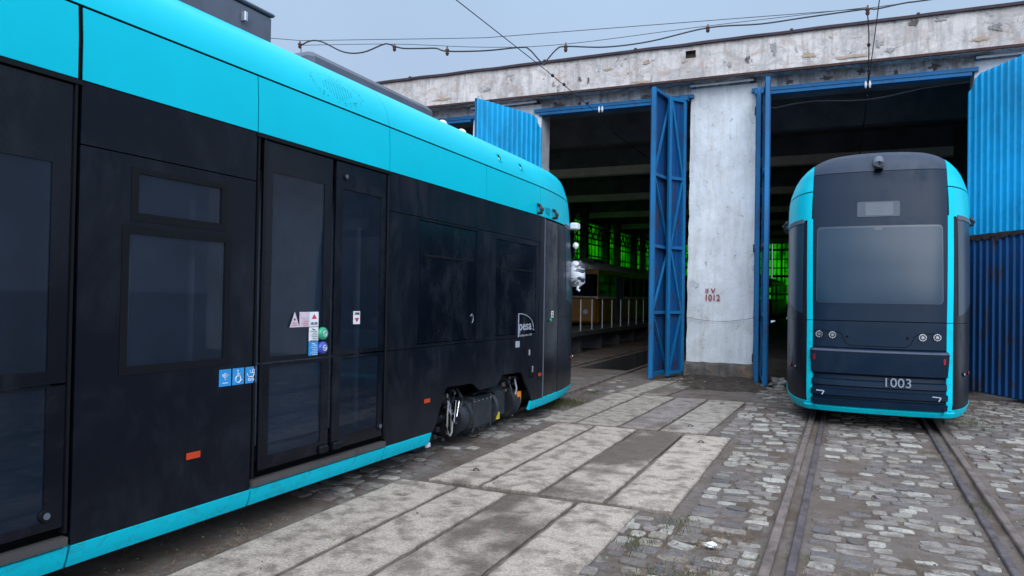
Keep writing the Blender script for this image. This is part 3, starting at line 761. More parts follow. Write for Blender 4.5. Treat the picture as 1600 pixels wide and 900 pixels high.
        # doors (leaves)
        for (a, c) in ((5.862, 6.555), (6.60, 7.325), (8.66, 9.40), (9.44, 10.14)):
            b = MB(); gu = (a+.09, c-.09, 1.15, 2.40); gl_ = (a+.09, c-.09, .49, 1.085)
            if a > 8: gu = (a+.10, c-.05, 1.18, 2.20); gl_ = (a+.10, c-.05, .45, 1.10)
            panel(b, s, a, c, .405, 1.107, -.004, DARK2, holes=[gl_]); panel(b, s, a, c, 1.118, 2.60, -.004, DARK2, holes=[gu])
            d = b.build('door', root, True, 30)
            b = MB(); panel(b, s, *gu, -.010, GLASS, step=.4); panel(b, s, *gl_, -.010, GLASS, step=.4); b.build('pane', d)
            b = MB(); x = s*(1.2+.004)
            L0 = c-.10 if a in (6.60,) else a+.0
            b.tube([(s*1.205, a if a < 6.5 else c, .42), (s*1.205, a if a < 6.5 else c, 2.60)], .009, RUB)
            b.build('seal', d)
        # door gasket, header and sill
        for (a, c) in ((5.845, 7.385), (8.645, 10.2)):
            b = MB(); side_patch(b, s, a, c, 0.312, .352, .016, SILL, depth=.05); b.build('door_sill', root)
            b = MB(); side_patch(b, s, a-.02, c+.02, ZB-.028, ZB-.004, .012, RUB, depth=.04)
            side_patch(b, s, a+.0, a+.014, .37, ZB-.03, .006, RUB, depth=.05); side_patch(b, s, c-.015, c, .37, ZB-.03, .004, RUB, depth=.05)
            b.build('door_frame', root)
        for L in (6.50, 6.66):
            b = MB(); b.box(*sorted((s*1.19, s*1.225)), L-.05, L+.05, .40, .46, RUB, bev=.012)
            b.build('door_guide', root)
        # cab door + slim strips
        b = MB(); side_patch(b, s, 1.56, 2.16, .315, ZB-.02, -.004, DARK2, zs=subdiv(.315, ZB-.02, .2))
        cd = b.build('door', root, True, 30); b = MB(); side_patch(b, s, 2.17, 2.20, .31, ZB-.01, .002, GREY, depth=.03); b.build('frame', cd)
        b = MB(); b.disc(SO(s*uL(1.93), 1.30, 0), Sn(s*uL(1.93), 1.3), .022, .02, GREENB); b.build('button', cd)
        b = MB(); side_patch(b, s, 1.78, 1.88, 1.33, 1.42, .001, WHITE, depth=.002); b.build('sticker', cd)
        b = MB(); side_patch(b, s, 1.81, 1.85, 1.345, 1.37, .003, DARK, depth=.001); side_patch(b, s, 1.81, 1.85, 1.385, 1.405, .003, DARK, depth=.001); b.build('sticker_print', cd)
        b = MB(); side_patch(b, s, 2.21, 2.375, ZKT, ZB-.004, 0, DARK)
        b.build('pillar_panel', root, True, 30)
        # cheek
        b = MB(); lo, hi = sorted((s*ux(.815), s*uL(1.545)))
        patch(b, lo, hi, ZKT, 1.33, 0, DARK); patch(b, lo, hi, 1.335, ZB-.02, 0, DARK)
        b.build('cheek_panel', root, True, 40)
        # cheek window
        b = MB(); lo, hi = sorted((s*ux(.875), s*uL(1.1)))
        zz = subdiv(1.45, 2.60, .1)
        patch(b, lo, hi, 1.45, 2.60, .004, SCREEN, zs=zz, depth=.01, zb=(lambda u: 1.42+.16*(abs(u)-ux(.875))/(uL(1.1)-ux(.875))))
        b.build('side_window', root, True, 40)
        b = MB(); patch(b, lo, hi, 2.605, 2.66, .012, GREY, depth=.03); b.build('window_header', root, True, 40)
        # lamps on cheek
        for L_, m_ in ((.42, CHROME), (.72, ORANGE)):
            b = MB(); u = s*uL(L_); b.disc(SO(u, .71, -.005), Sn(u, .71), .026, .018, RUB); b.disc(SO(u, .71, .012), Sn(u, .71), .019, .006, m_); b.build('marker_lamp', root, True, 40)
        # side reflectors
        for L_ in (7.87, 5.16, 2.33):
            b = MB(); side_patch(b, s, L_-.05, L_+.05, .592, .630, .010, ORANGE, depth=.012); b.build('reflector', root)
            b = MB(); side_patch(b, s, L_-.053, L_+.053, .589, .633, .004, RUB, depth=.006); b.build('reflector_mount', root)
        # small camera pods on the cant band
        for L_, m_ in ((2.50, MOTOR), (1.86, MOTOR)):
            b = MB(); u = s*uL(L_); n = Sn(u, 2.72); c = SO(u, 2.71, 0)
            b.tube([c+Vector((0, 0, .07)), c+Vector((0, 0, .05))+n*.03, c+n*.06, c+Vector((0, 0, -.045))+n*.055, c+Vector((0, 0, -.05))], [.014, .025, .030, .026, .014], m_, 10)
            b.disc(c+n*.08+Vector((0, 0, -.01)), n, .018, .006, LENS); b.build('camera_pod', root, True, 60)
        # recessed catches in the cove
        for L_ in (3.55, 2.93):
            b = MB(); u0, u1 = sorted((s*uL(L_-.05), s*uL(L_+.05)))
            patch(b, u0, u1, 3.13, 3.225, .008, CYAN, depth=.012, zs=[3.13, 3.145, 3.18, 3.21, 3.225], us=[u0, u0+.015, u1-.015, u1], skip=lambda u, z: 3.145 < z < 3.21 and u0+.015 < u < u1-.015)
            patch(b, u0+.015, u1-.015, 3.145, 3.21, .002, GAP, depth=.0)
            patch(b, u0+.02, u0+.05, 3.15, 3.17, .006, WHITE, depth=.0)
            b.build('roof_catch', root)
        # interior seen through the panes
        b = MB()
        b.box(*sorted((s*.72, s*.75)), 5.5, LEN-.1, .45, 2.5, INT)
        for L_ in (5.95, 6.9, 8.1, 8.9):
            b.box(*sorted((s*.70, s*.72)), L_, L_+.28, 1.2, 2.3, GAP)
        b.build('interior_wall', root)
        for L_, m_ in ((6.02, POLE), (7.75, POLE), (8.20, INT), (8.97, POLE), (7.2, POLE)):
            b = MB(); b.tube([(s*1.02, L_, .5), (s*1.02, L_, 2.15)], .022, m_, 8); b.build('grab_pole', root, True)
    # dark front mask
    b = MB()
    def fp(x0, x1, z0, z1, off, m, **kw): patch(b, ux(x0), ux(x1), z0, z1, off, m, du=.05, **kw)
    fu = lambda z: uface(z)
    patch(b, -1, 1, 1.345, ZS+.22, 0, FRONTD, us=subdiv(-1, 1, .06), zs=subdiv(1.345, 3.235, .1), f0=lambda z: -fu(z), f1=fu)
    b.build('front_mask', root, True, 50)
    b = MB()
    zt = [z for z in zlev(3.242, 3.5495)]
    patch(b, -1, 1, 3.242, 3.5495, 0, FRONTR, us=subdiv(-1, 1, .05), zs=zt, f0=lambda z: -fu(z), f1=fu)
    b.build('roof_mask', root, True, 50)
    # windscreen, destination display
    b = MB(); f0, f1 = rr(0, ux(.700), 1.56, 2.53, .05); patch(b, -1, 1, 1.56, 2.53, .004, SCREENB, zs=rzs(1.56, 2.53, .05), us=subdiv(-1, 1, .08), f0=f0, f1=f1, depth=.006)
    ws = b.build('windscreen', root, True, 60)
    b = MB(); f0, f1 = rr(0, ux(.684), 1.566, 2.508, .04); patch(b, -1, 1, 1.566, 2.508, .007, SCREEN, zs=rzs(1.566, 2.508, .04), us=subdiv(-1, 1, .08), f0=f0, f1=f1, depth=.003)
    b.build('pane', ws, True, 60)
    b = MB(); f0, f1 = rr(0, .045, 2.47, 2.515, .015); patch(b, -1, 1, 2.47, 2.515, .010, SCREENB, zs=rzs(2.47, 2.515, .015, 3), us=subdiv(-1, 1, .5), f0=f0, f1=f1, depth=.003); b.build('sensor', ws)
    b = MB(); f0, f1 = rr(0, .24, 2.645, 2.84, .02); patch(b, -1, 1, 2.645, 2.84, .005, simple('display_rim', (.05, .066, .088), .4, .3), zs=rzs(2.645, 2.84, .02, 3), us=subdiv(-1, 1, .25), f0=f0, f1=f1, depth=.006)
    dd = b.build('destination_display', root, True, 60)
    b = MB(); f0, f1 = rr(0.01, .155, 2.66, 2.825, .01); patch(b, -1, 1, 2.66, 2.825, .007, simple('display_face', (.085, .105, .13), .4, .3), zs=rzs(2.66, 2.825, .01, 2), us=subdiv(-1, 1, .25), f0=f0, f1=f1, depth=.002); b.build('screen', dd)
    # camera housing at roof edge
    b = MB(); c = SO(0, 3.31, 0)
    b.tube([c+Vector((0, .12, .09)), c+Vector((0, -.02, .06)), c+Vector((0, -.075, .01)), c+Vector((0, -.075, -.055))], [.05, .062, .062, .058], GREY, 14)
    b.disc(c+Vector((0, -.075, -.055)), (0, -.3, -1), .05, .02, GAP, 14); b.build('front_camera', root, True, 50)
    # lower face with lamp band
    b = MB(); patch(b, -ux(.736), ux(.736), 1.01, 1.335, .0, FRONTD, du=.05, zs=subdiv(1.01, 1.335, .06))
    lf = b.build('lamp_panel', root, True, 50)
    # inset groove line of lamp panel
    b = MB(); gpts = [(-.71, 1.215), (-.44, 1.20), (-.40, 1.17), (-.36, 1.07), (-.30, 1.035), (.30, 1.035), (.36, 1.07), (.40, 1.17), (.44, 1.20), (.71, 1.215)]
    pts = []
    for (a, z1_), (c, z2_) in zip(gpts, gpts[1:]):
        for t in subdiv(0, 1, .25)[:-1]: pts.append(SO(ux(a+(c-a)*t), z1_+(z2_-z1_)*t, .0))
    b.tube(pts, .004, GAP, 5); b.build('groove', lf)
    for x, z in ((-.65, 1.165), (-.50, 1.16), (.48, 1.16), (.63, 1.165)):
        b = MB(); u = ux(x); n = Sn(u, z); c = SO(u, z, -.004)
        b.disc(c, n, .050, .010, RUB, 20); b.tube([c+n*.010, c+n*.016], .043, CHROME, 20); b.tube([c+n*.016, c+n*.018], .034, LENS, 20); b.tube([c+n*.018, c+n*.022], .018, CHROME, 14)
        for k in range(12):
            a = k*math.pi/6; b.disc(c+n*.016+Vector((math.cos(a)*.038, 0, math.sin(a)*.038)), n, .0045, .004, WHITE, 6)
        b.build('headlight', root, True, 40)
    for x in (-.34, .32):
        b = MB(); b.disc(SO(ux(x), 1.145, -.002), Sn(ux(x), 1.145), .014, .008, GAP, 12); b.build('sensor', root)
    # bumper
    def bz(z): return lerp_tab([(.27, .0), (.30, .045), (.36, .05), (.375, .0), (.395, .0), (.41, .05), (.475, .055), (.49, .005), (.52, .005), (.535, .035), (.60, .03), (.615, -.01), (.66, -.015), (.69, .045), (.90, .075), (.955, .08), (.985, .062), (1.003, .0)], z)
    b = MB(); zs = [.27, .30, .33, .36, .375, .395, .41, .44, .475, .49, .52, .535, .57, .60, .615, .66, .69, .76, .83, .90, .93, .955, .985, 1.003]
    patch(b, -ux(.735), ux(.735), .27, 1.003, 0, FRONTD, du=.05, zs=zs, dent=lambda u, z: bz(z)-.01, depth=.05)
    bp = b.build('bumper', root, True, 35)
    b = MB(); patch(b, -ux(.735), ux(.735), .957, .988, 0, simple('bumper_lip', (.045, .06, .09), .4, .3), du=.05, zs=[.957, .972, .988], dent=lambda u, z: bz(z)-.004, depth=.01); b.build('bumper_lip', bp, True)
    for s in (-1, 1):
        b = MB(); lo, hi = sorted((s*ux(.675), s*ux(.70))); patch(b, lo, hi, .85, .91, .066, RED, depth=.012, zs=[.845, .915]); b.build('red_reflector', root)
        b = MB(); c = SO(ux(s*.62), .44, .055)
        b.beam(c+Vector((-.05, 0, .02)), c+Vector((.035, 0, .015)), .010, .012, LET); b.beam(c+Vector((.04, 0, .015)), c+Vector((.015, -.01, -.03)), .010, .012, LET); b.build('tow_hook', root)
    b = text_mesh(number, .155, simple('fleet_number_grey', (.22, .25, .30), .5), frame4(SO(ux(.215), .60, .045), (1, .028, 0), (0, 0, 1)), .002, width=.275); b.build('fleet_number', root)
    # cyan lip wrapping under the front
    b = MB(); patch(b, -ux(.83), ux(.83), .222, .272, .012, CYAND, depth=.05, du=.05, dent=lambda u, z: .02); b.build('front_skirt', root, True, 50)
    for s in (-1, 1):    # rounded lower corners
        b = MB(); vs = []; r = .11; n = 8; u1 = ux(.72)
        o = [SO(s*u1, .262, .034)]
        for k in range(n+1):
            a = math.pi/2*k/n; o.append(SO(s*(u1-r+r*math.sin(a)), .262+r-r*math.cos(a), .060 if k < 6 else .034))
        b.add(o, [(0, k+1, k+2) for k in range(n)] if s < 0 else [(0, k+2, k+1) for k in range(n)], CYAND); b.build('corner_fillet', root)
    # roof equipment
    b = MB(); b.box(-.72, .72, 6.75, 9.2, 3.44, 3.69, GREY, bev=.02); b.box(-.735, .735, 6.74, 9.21, 3.69, 3.715, GREY, bev=.008)
    for y in (7.05, 8.3):
        b.box(-.76, -.72, y, y+.03, 3.55, 3.62, CHROME, bev=.004)
    b.build('roof_box', root)
    b = MB(); b.box(-.72, .72, 4.28, 6.3, 3.44, 3.60, GREY, bev=.05); b.build('roof_box', root)
    b = MB(); b.box(-.60, .60, 9.6, 12, 3.44, 3.62, GREY, bev=.03); b.build('roof_box', root)
    for y in (4.05, 3.6):
        b = MB(); b.blob((-.68, y, 3.475), .06, .06, .055, WHITE, 0, 0); b.build('antenna_dome', root, True)
    # underframe and wheels
    b = MB(); b.box(-.74, .74, .55, 2.5, .20, .32, BLK); b.box(-1.08, 1.08, 5.1, LEN, .26, .42, BLK); b.box(-.55, .55, 2.5, 5.1, .40, .9, BLK); b.box(-1.02, 1.02, 2.3, 5.2, .86, .92, BLK)
    b.build('underframe', root)
    for s in (-1, 1):
        for y in (2.95, 4.65):
            b = MB(); b.tube([(s*.70, y, .30), (s*.84, y, .30)], .30, BLK, 28); b.tube([(s*.84, y, .30), (s*.86, y, .30)], [.24, .22], STEEL, 24)
            b.tube([(s*.86, y, .30), (s*.93, y, .30)], .09, BLK, 14); b.build('wheel', root, True, 40)
        b = MB()
        b.tube([(s*.93, 2.8, .32), (s*.93, 4.6, .32)], .05, BLK, 10)
        # traction motor casings, gearbox ends
        def casing(y0, y1, r, zc, x, m, n=20):
            b.tube([(s*x, y0, zc), (s*x, y0+.03, zc), (s*x, y1-.03, zc), (s*x, y1, zc)], [r*.9, r, r, r*.9], m, n)
        b.box(*sorted((s*.86, s*1.12)), 3.55, 4.08, .13, .50, MOTOR, bev=.05)
        for y in (3.60, 4.03): b.box(*sorted((s*.85, s*1.128)), y-.012, y+.012, .12, .51, MOTOR, bev=.05)
        b.box(*sorted((s*.86, s*1.08)), 3.08, 3.46, .16, .55, MOTOR, bev=.06)
        casing(4.10, 4.16, .205, .31, .97, BLK); casing(4.16, 4.30, .17, .31, .99, MOTOR); casing(4.30, 4.36, .20, .31, .97, BLK)
        casing(3.46, 3.52, .20, .33, .97, MOTOR); casing(2.92, 3.0, .20, .32, .96, BLK); casing(2.76, 2.92, .16, .32, .98, MOTOR)
        b.box(*sorted((s*.80, s*1.02)), 4.28, 4.52, .46, .60, BLK, bev=.03); b.box(*sorted((s*.80, s*1.0)), 2.80, 3.2, .56, .66, BLK, bev=.03)
        for k in range(6): b.tube([(s*(1.09+.003*k), 4.20+.04*k, .47+.01*k), (s*1.11, 4.30+.03*k, .44-.03*k)], .004, CHROME if k % 2 else MOTOR, 5)
        for k in range(5): b.disc((s*1.12, 3.62+.10*k, .46), (s, 0, 0), .009, .008, CHROME, 6); b.disc((s*1.12, 3.62+.10*k, .16), (s, 0, 0), .009, .008, MOTOR, 6)
        r5 = random.Random(5)
        for k in range(70):     # bolts, brackets, clips on the two gearbox ends
            yc = r5.choice((4.38, 4.42, 2.9, 2.85, 4.5)); y = yc+r5.gauss(0, .09); z = r5.uniform(.14, .62); x = r5.uniform(.98, 1.10); q = r5.uniform(.008, .028)
            m_ = r5.choice((BLK, BLK, MOTOR, MOTOR, GREY, STEEL))
            if not (2.72 < y < 3.06 or 4.12 < y < 4.75): continue
            if r5.random() < .5: b.box(*sorted((s*(x-q), s*(x+q*.6))), y-q, y+q*1.3, z-q, z+q, m_, bev=q*.25)
            else: b.disc((s*(x-.02), y, z), (s, 0, 0), q*.9, .035, m_, 8)
        for k in range(9):
            y0_ = r5.choice((4.35, 2.85))+r5.uniform(-.1, .1); zc = r5.uniform(.25, .55)
            b.tube([(s*1.03, y0_, zc+.12), (s*(1.08+r5.uniform(0, .03)), y0_+r5.uniform(-.06, .06), zc+.02), (s*1.07, y0_+r5.uniform(-.1, .1), zc-.10), (s*1.0, y0_+r5.uniform(-.1, .1), zc-.14)], r5.uniform(.005, .011), r5.choice((RUB, MOTOR, GREY)), 6)
        b.build('traction_motor', root, True, 40)
        b = MB()
        b.tube([(s*1.08, 4.55, .60), (s*1.10, 4.56, .50), (s*1.11, 4.59, .40), (s*1.12, 4.61, .30), (s*1.12, 4.59, .21), (s*1.12, 4.55, .175), (s*1.12, 4.51, .21), (s*1.12, 4.50, .30), (s*1.11, 4.53, .40), (s*1.09, 4.55, .46)], .009, HOSE, 8)
        b.tube([(s*1.07, 4.50, .55), (s*1.1, 4.5, .4), (s*1.1, 4.49, .2)], .007, HOSE, 8)
        b.tube([(s*1.10, 2.90, .60), (s*1.12, 2.88, .48), (s*1.1, 2.92, .36), (s*1.11, 2.96, .22)], .010, LET, 8)
        b.tube([(s*1.05, 4.95, .47), (s*1.06, 4.86, .34)], .018, LET, 8)
        b.tube([(s*1.09, 4.0, .53), (s*1.12, 3.85, .56), (s*1.12, 3.7, .54), (s*1.1, 3.5, .5), (s*1.08, 3.4, .38)], .012, RUB, 8)
        b.build('hose', root, True)
        b = MB(); b.box(*sorted((s*1.10, s*1.13)), 2.76, 2.86, .30, .44, ORT, bev=.004); b.build('orange_tag', root)
        b = MB(); b.box(*sorted((s*1.12, s*1.14)), 3.40, 3.47, .19, .27, YEL, bev=.004); b.build('yellow_tag', root)
        b = MB(); b.blob((s*1.06, 5.0, .25), .03, .03, .08, LET, 3, .3); b.box(*sorted((s*1.08, s*1.10)), 4.90, 4.97, .13, .17, WHITE); b.build('sand_pipe', root, True, 50)
    # side lettering & stickers on both sides
    for s in (-1, 1):
        xo = s*1.2+s*.0035
        rt = (0, s, 0)
        def lab(txt, L, z, size, m, width=None, par=root, nm='lettering', off=.0035, bold=0):
            text_mesh(txt, size, m, frame4((s*(1.2+off), L, z), rt, (0, 0, 1)), .0006, width, bold=bold).build(nm, par)
        def plate(L0, L1, z0, z1, m, nm='sticker', off=.002, par=root):
            b = MB(); lo, hi = sorted((s*1.197, s*(1.2+off))); b.box(lo, hi, L0, L1, z0, z1, m); return b.build(nm, par)
        def ln(bm, L0, z0, L1, z1, w, m, off=.0035): bm.beam((s*(1.2+off), L0, z0), (s*(1.2+off), L1, z1), w, .0012, m, up=(s, 0, 0))
        def D(L, d): return L-d if s < 0 else L+d      # reading direction
        # three blue pictograms (wifi, wheelchair, pram)
        for k, Lc in enumerate((7.63, 7.52, 7.41)):
            L = Lc if s < 0 else 15.04-Lc
            p = plate(L-.048, L+.048, .995, 1.10, BLUES); b = MB()
            g_ = lambda dx, dz: (s*1.2035, D(L, dx), 1.048+dz)
            if k == 0:
                for r in (.012, .022, .032): b.tube([g_(r*math.cos(a), -.008+r*math.sin(a)) for a in [math.radians(40+10*i) for i in range(11)]], .0022, WHITE, 4)
                b.disc(g_(0, -.010), (s, 0, 0), .004, .001, WHITE, 8); b.beam(g_(-.022, -.033), g_(.022, -.033), .0012, .004, WHITE)
            if k == 1:
                b.disc(g_(-.006, .036), (s, 0, 0), .006, .001, WHITE, 10)
                b.tube([g_(-.006, .026), g_(-.005, .002), g_(.014, .0), (g_(.022, -.026)), g_(.030, -.024)], .0032, WHITE, 5); b.tube([g_(-.005, .014), g_(.012, .014)], .0028, WHITE, 5)
                b.tube([g_(-.002+.022*math.cos(a), -.018+.022*math.sin(a)) for a in [math.radians(110+22*i) for i in range(12)]], .0026, WHITE, 5)
            if k == 2:
                b.tube([g_(-.012+.0, .030), g_(-.002, .012), g_(.026, .012), g_(.028, .034), g_(.018, .038), g_(.012, .012)], .0022, WHITE, 5)
                b.tube([g_(-.034, .012), g_(-.03, .0), g_(-.02, -.012), g_(.02, -.012), g_(.03, .012)], .0024, WHITE, 5)
                for dx in (-.014, .016): b.tube([g_(dx+.009*math.cos(a), -.030+.009*math.sin(a)) for a in [math.radians(36*i) for i in range(11)]], .002, WHITE, 5)
            b.build('pictogram', p)
        if not full and s > 0: continue
        K = lambda L: L if s < 0 else 13.18-L
        # door stickers: reading-left to right = decreasing L on the -x side
        tL = K(7.0)
        b = MB(); tri = [(s*1.2025, D(tL, -.052), 1.345), (s*1.2025, D(tL, .052), 1.345), (s*1.2025, tL, 1.455)]
        b.add(tri, [(0, 1, 2)], PINK); o_ = b.build('sticker', root)
        b = MB(); b.disc((s*1.202, tL, 1.40), (s, 0, 0), .008, .001, DARK, 8)
        for z in (1.375, 1.36): ln(b, tL-.028, z, tL+.028, z, .003, REDA)
        b.build('sticker_print', o_)
        for (dx, z0_, z1_, m_, kind) in ((.105, 1.345, 1.452, PINK, 'lines'), (.21, 1.345, 1.452, WHITE, 'up'), (.21, 1.240, 1.340, WHITE, 'lines2'), (.21, 1.135, 1.235, BLUES, 'lines3'), (.73, 1.35, 1.452, WHITE, 'down')):
            L = D(tL, dx); hw_ = .05 if kind != 'down' else .042
            p = plate(L-hw_, L+hw_, z0_, z1_, m_); b = MB(); zc = (z0_+z1_)/2
            if kind in ('up', 'down'):
                sg = 1 if kind == 'up' else -1; zt_ = zc+.018*sg
                b.add([(s*1.2032, D(L, -.03), zt_-.016*sg), (s*1.2032, D(L, .03), zt_-.016*sg), (s*1.2032, L, zt_+.02*sg)], [(0, 1, 2)], REDA)
                b.build('arrow', p)
                lab('URCARE' if kind == 'up' else 'COBORARE', L, zc-.032*sg, .028, DARK, .075 if kind == 'up' else .066, p, 'lettering')
            else:
                mm = REDA if kind == 'lines' else (DARK if kind == 'lines2' else WHITE)
                for q in range(6): 
                    if kind == 'lines' and q < 1: continue
                    ln(b, L-.04, z1_-.03-.013*q, L+.04-rnd.uniform(0, .03), z1_-.03-.013*q, .0028, mm if q > 2 or kind != 'lines' else LET)
                if kind != 'lines': ln(b, L-.015, z1_-.02, L+.02, z1_-.012, .006, mm)
                b.build('sticker_print', p)
        L = D(tL, .31)
        for z, m_ in ((1.29, GREENB), (1.185, BLUEB)):
            b = MB(); b.tube([(s*1.195, L, z), (s*1.215, L, z), (s*1.225, L, z)], [.048, .046, .036], m_, 22); bt = b.build('button', root, True, 50)
            b = MB(); b.tube([(s*1.2255, D(L, .0)+.02*math.cos(a), z+.02*math.sin(a)) for a in [math.radians(24*i) for i in range(16)]], .004, POLE, 5); b.disc((s*1.225, L, z), (s, 0, 0), .008, .002, POLE, 10); b.build('button_symbol', bt)
        for Lk, z in ((6.44, 2.496), (5.92, .49), (8.75, .48)):
            b = MB(); b.tube([(s*1.195, K(Lk), z), (s*1.207, K(Lk), z)], [.034, .030], RUB, 18); b.tube([(s*1.207, K(Lk), z), (s*1.21, K(Lk), z)], .017, GREY, 14); b.build('lock', root, True, 40)
        # maker's lettering with arc
        if s < 0:
            lab('pesa', 2.84, 1.245, .155, LET, .38, nm='maker_lettering', off=.004, bold=.003)
            lab('Bydgoszcz SA', 2.83, 1.135, .042, LET, .40, nm='maker_lettering', off=.004)
            b = MB(); b.tube([(-1.205, 3.05, 1.115), (-1.205, 3.05, 1.395)]+[(-1.205, 3.05-.46*math.sin(a), 1.235+.16*math.cos(a)) for a in [math.radians(9*i) for i in range(11)]]+[(-1.205, 2.555, 1.18), (-1.205, 2.60, 1.20)], .0055, LET, 5)
            b.build('maker_emblem', root)
            text_mesh(number, .13, simple('number_dim', (.0, .18, .26), .5), frame4(SO(-uL(2.14), 2.725, .003), (0, -1, 0), (0, 0, 1)), .0006, .22).build('fleet_number', root)
        plate(3.00, 3.12, .995, 1.07, LET); b = MB(); b.box(*sorted((s*1.19, s*1.205)), 2.62, 2.80, .86, .98, RUB, bev=.006); b.box(*sorted((s*1.2, s*1.208)), 2.68, 2.72, .88, .95, LET); b.build('socket_box', root)
        b = MB(); b.box(*sorted((s*1.19, s*1.212)), 2.55, 2.66, .60, .74, RUB, bev=.01); b.box(*sorted((s*1.21, s*1.218)), 2.585, 2.625, .66, .74, CHROME, bev=.004); b.build('lock_box', root)
        b = MB(); b.tube([(s*1.203, 4.27+.03*math.cos(a), 1.36+.045*math.sin(a)) for a in [math.radians(30+24*i) for i in range(11)]], .003, LET, 4); b.build('catch', root)
    # perforated speaker/vent holes in the cove
    b = MB()
    r2 = random.Random(3)
    for s in (-1,):
        for i in range(11):
            for j in range(11):
                dl, dz = (i-5)*.034, (j-5)*.0155
                if abs(i-5)+abs(j-5) < 7: 
                    z = 3.165+dz; u = s*uL(6.5+dl); b.disc(SO(u, z, -.001), Sn(u, z), .0045, .002, simple_dot, 6)
        for k in range(60):
            a = r2.uniform(0, 6.28); q = r2.uniform(.8, 1.0); z = 3.165+.115*q*math.sin(a); u = s*uL(6.5+.33*q*math.cos(a)); b.disc(SO(u, z, -.001), Sn(u, z), .004, .002, simple_dot, 6)
    b.build('perforations', root)
    return root
simple_dot = simple('dot_dark', (.0, .14, .2), .7)
T2 = tram((-4.70, 11.1, -.036), math.pi, .006, 'long black and cyan tram filling the left, its side with doors to the camera', '1002', 'modern black and cyan trams', True)
T1 = tram((.43, 10.06, 0), -.012, 0, 'black and cyan tram numbered 1003, seen head-on in the right gate', '1003', 'modern black and cyan trams', False)
# wrapped mirror and its arm on the parked tram (world positions converted to the tram's frame)
bpy.context.view_layer.update(); TI = T2.matrix_world.inverted()
WRAP = None
def wrap_mat():
    m, t, b = new_mat('plastic_wrap'); n = noise_n(t, 3.2, 3, .5, dist=1.2, stretch=(1, 1, 2.4))
    c = mixc(t, mask(t, n, .40, .50), (.03, .035, .045), (.72, .76, .85)); t.links.new(c, b.inputs['Base Color']); b.inputs['Roughness'].default_value = .25; bump(t, b, n, .8, .03); return m
WRAP = wrap_mat()
def w2t(mb): mb.v = [tuple(TI @ Vector(p)) for p in mb.v]; return mb
b = MB(); b.tube([(-3.80, 10.45, 2.66), (-3.70, 10.55, 2.60), (-3.66, 10.58, 2.45), (-3.68, 10.56, 2.25), (-3.64, 10.58, 2.1)], .014, RUB, 8); arm = w2t(b).build('mirror_arm', T2, True)
b = MB(); b.box(-3.72, -3.60, 10.45, 10.60, 2.60, 2.70, WHITE, bev=.015); w2t(b).build('arm_box', T2)
b = MB(); b.blob((-3.66, 10.57, 2.36), .045, .045, .05, WHITE, 1, .1); w2t(b).build('arm_joint', T2, True)
b = MB(); b.box(-3.76, -3.52, 10.48, 10.68, 1.74, 2.13, WRAP, bev=.06); b.tube([(-3.60, 10.55, 1.78), (-3.62, 10.55, 1.70), (-3.58, 10.56, 1.68)], .022, WRAP, 6); w2t(b).build('wrapped_mirror', T2, True)

# ------------------------------------------------------------------ DEPOT BUILDING
dep = empty('tram_depot', (-2.2, 15.2, 0)); tag(dep, 'low tram depot with stained concrete fascia, white pillars and tall blue gates', 'depot building')
def dbuild(b, name, par=None, smooth=False, angle=None):
    b.v = [(x+2.2, y-15.2, z) for x, y, z in b.v] if (par is None or par is dep or True) else b.v
    return b.build(name, par or dep, smooth, angle)
YF = 14.8
# fascia with hole and ragged lower edge
b = MB(); fx = subdiv(-15, 9, .12); HX = (-2.86, -2.66, 6.38, 6.53)
fx = sorted(set([x for x in fx if not (HX[0]-.05 < x < HX[1]+.05)]+[HX[0], HX[1]])); fz = [5.96, 5.99, 6.05, 6.15, 6.25, HX[2], HX[3], 6.58, 6.63]
vs = []
for z in fz:
    for x in fx:
        q = .012*noise.noise(Vector((x*2, z*4, 0))); zz = z+(.018*noise.noise(Vector((x*3, 1, 1))) if z < 5.97 else 0)
        vs.append((x, YF+q, zz))
n = len(fx)
fs = [(j*n+i, j*n+i+1, (j+1)*n+i+1, (j+1)*n+i) for j in range(len(fz)-1) for i in range(n-1) if not (HX[0]-.01 < (fx[i]+fx[i+1])/2 < HX[1]+.01 and fz[j] >= HX[2]-.001 and fz[j+1] <= HX[3]+.001)]
b.add(vs, fs, PLF)
b.box(-15, 9, YF+.13, YF+.22, 5.99, 6.62, PLINTH); b.box(-15, 9, YF+.02, YF+.13, 5.975, 6.05, PLF)
for xx in (HX[0]-.02, HX[1]): b.box(xx, xx+.02, YF+.01, YF+.13, HX[2], HX[3], PLINTH)
dbuild(b, 'fascia', smooth=True, angle=30)
b = MB()
vs = []
for i, x in enumerate(fx):
    w = .012*noise.noise(Vector((x*1.5, 0, 8)))
    vs += [(x, YF-.06, 6.625+w), (x, YF-.06, 6.675+w), (x, YF+.4, 6.70), (x, YF+.4, 6.63)]
fs = [(i*4+k, (i+1)*4+k, (i+1)*4+(k+1) % 4, i*4+(k+1) % 4) for i in range(n-1) for k in range(4)]
b.add(vs, fs, FLASH)
for x in (-9.3, -5.9, -3.9, -.9, 1.2): b.box(x, x+.05, YF-.065, YF+.1, 6.66, 6.70, FLASH)
dbuild(b, 'roof_flashing')
b = MB(); b.box(-15, 9, YF+.3, 62, 6.45, 6.6, SHEDC); dbuild(b, 'roof')
b = MB(); b.box(-15, 9, YF-.012, YF+.04, 5.925, 5.972, RUST)
b.box(-15, 9, YF+.04, 15.35, 5.95, 5.99, PLL); dbuild(b, 'soffit')
# upper wall (lintel) with knocked out spots, blue channel
b = MB(); b.box(-15, 9, 15.2, 15.5, 5.72, 5.95, PLL)
b.box(-15, 9, 15.5, 16.2, 5.75, 6.0, SHEDC); dbuild(b, 'lintel')
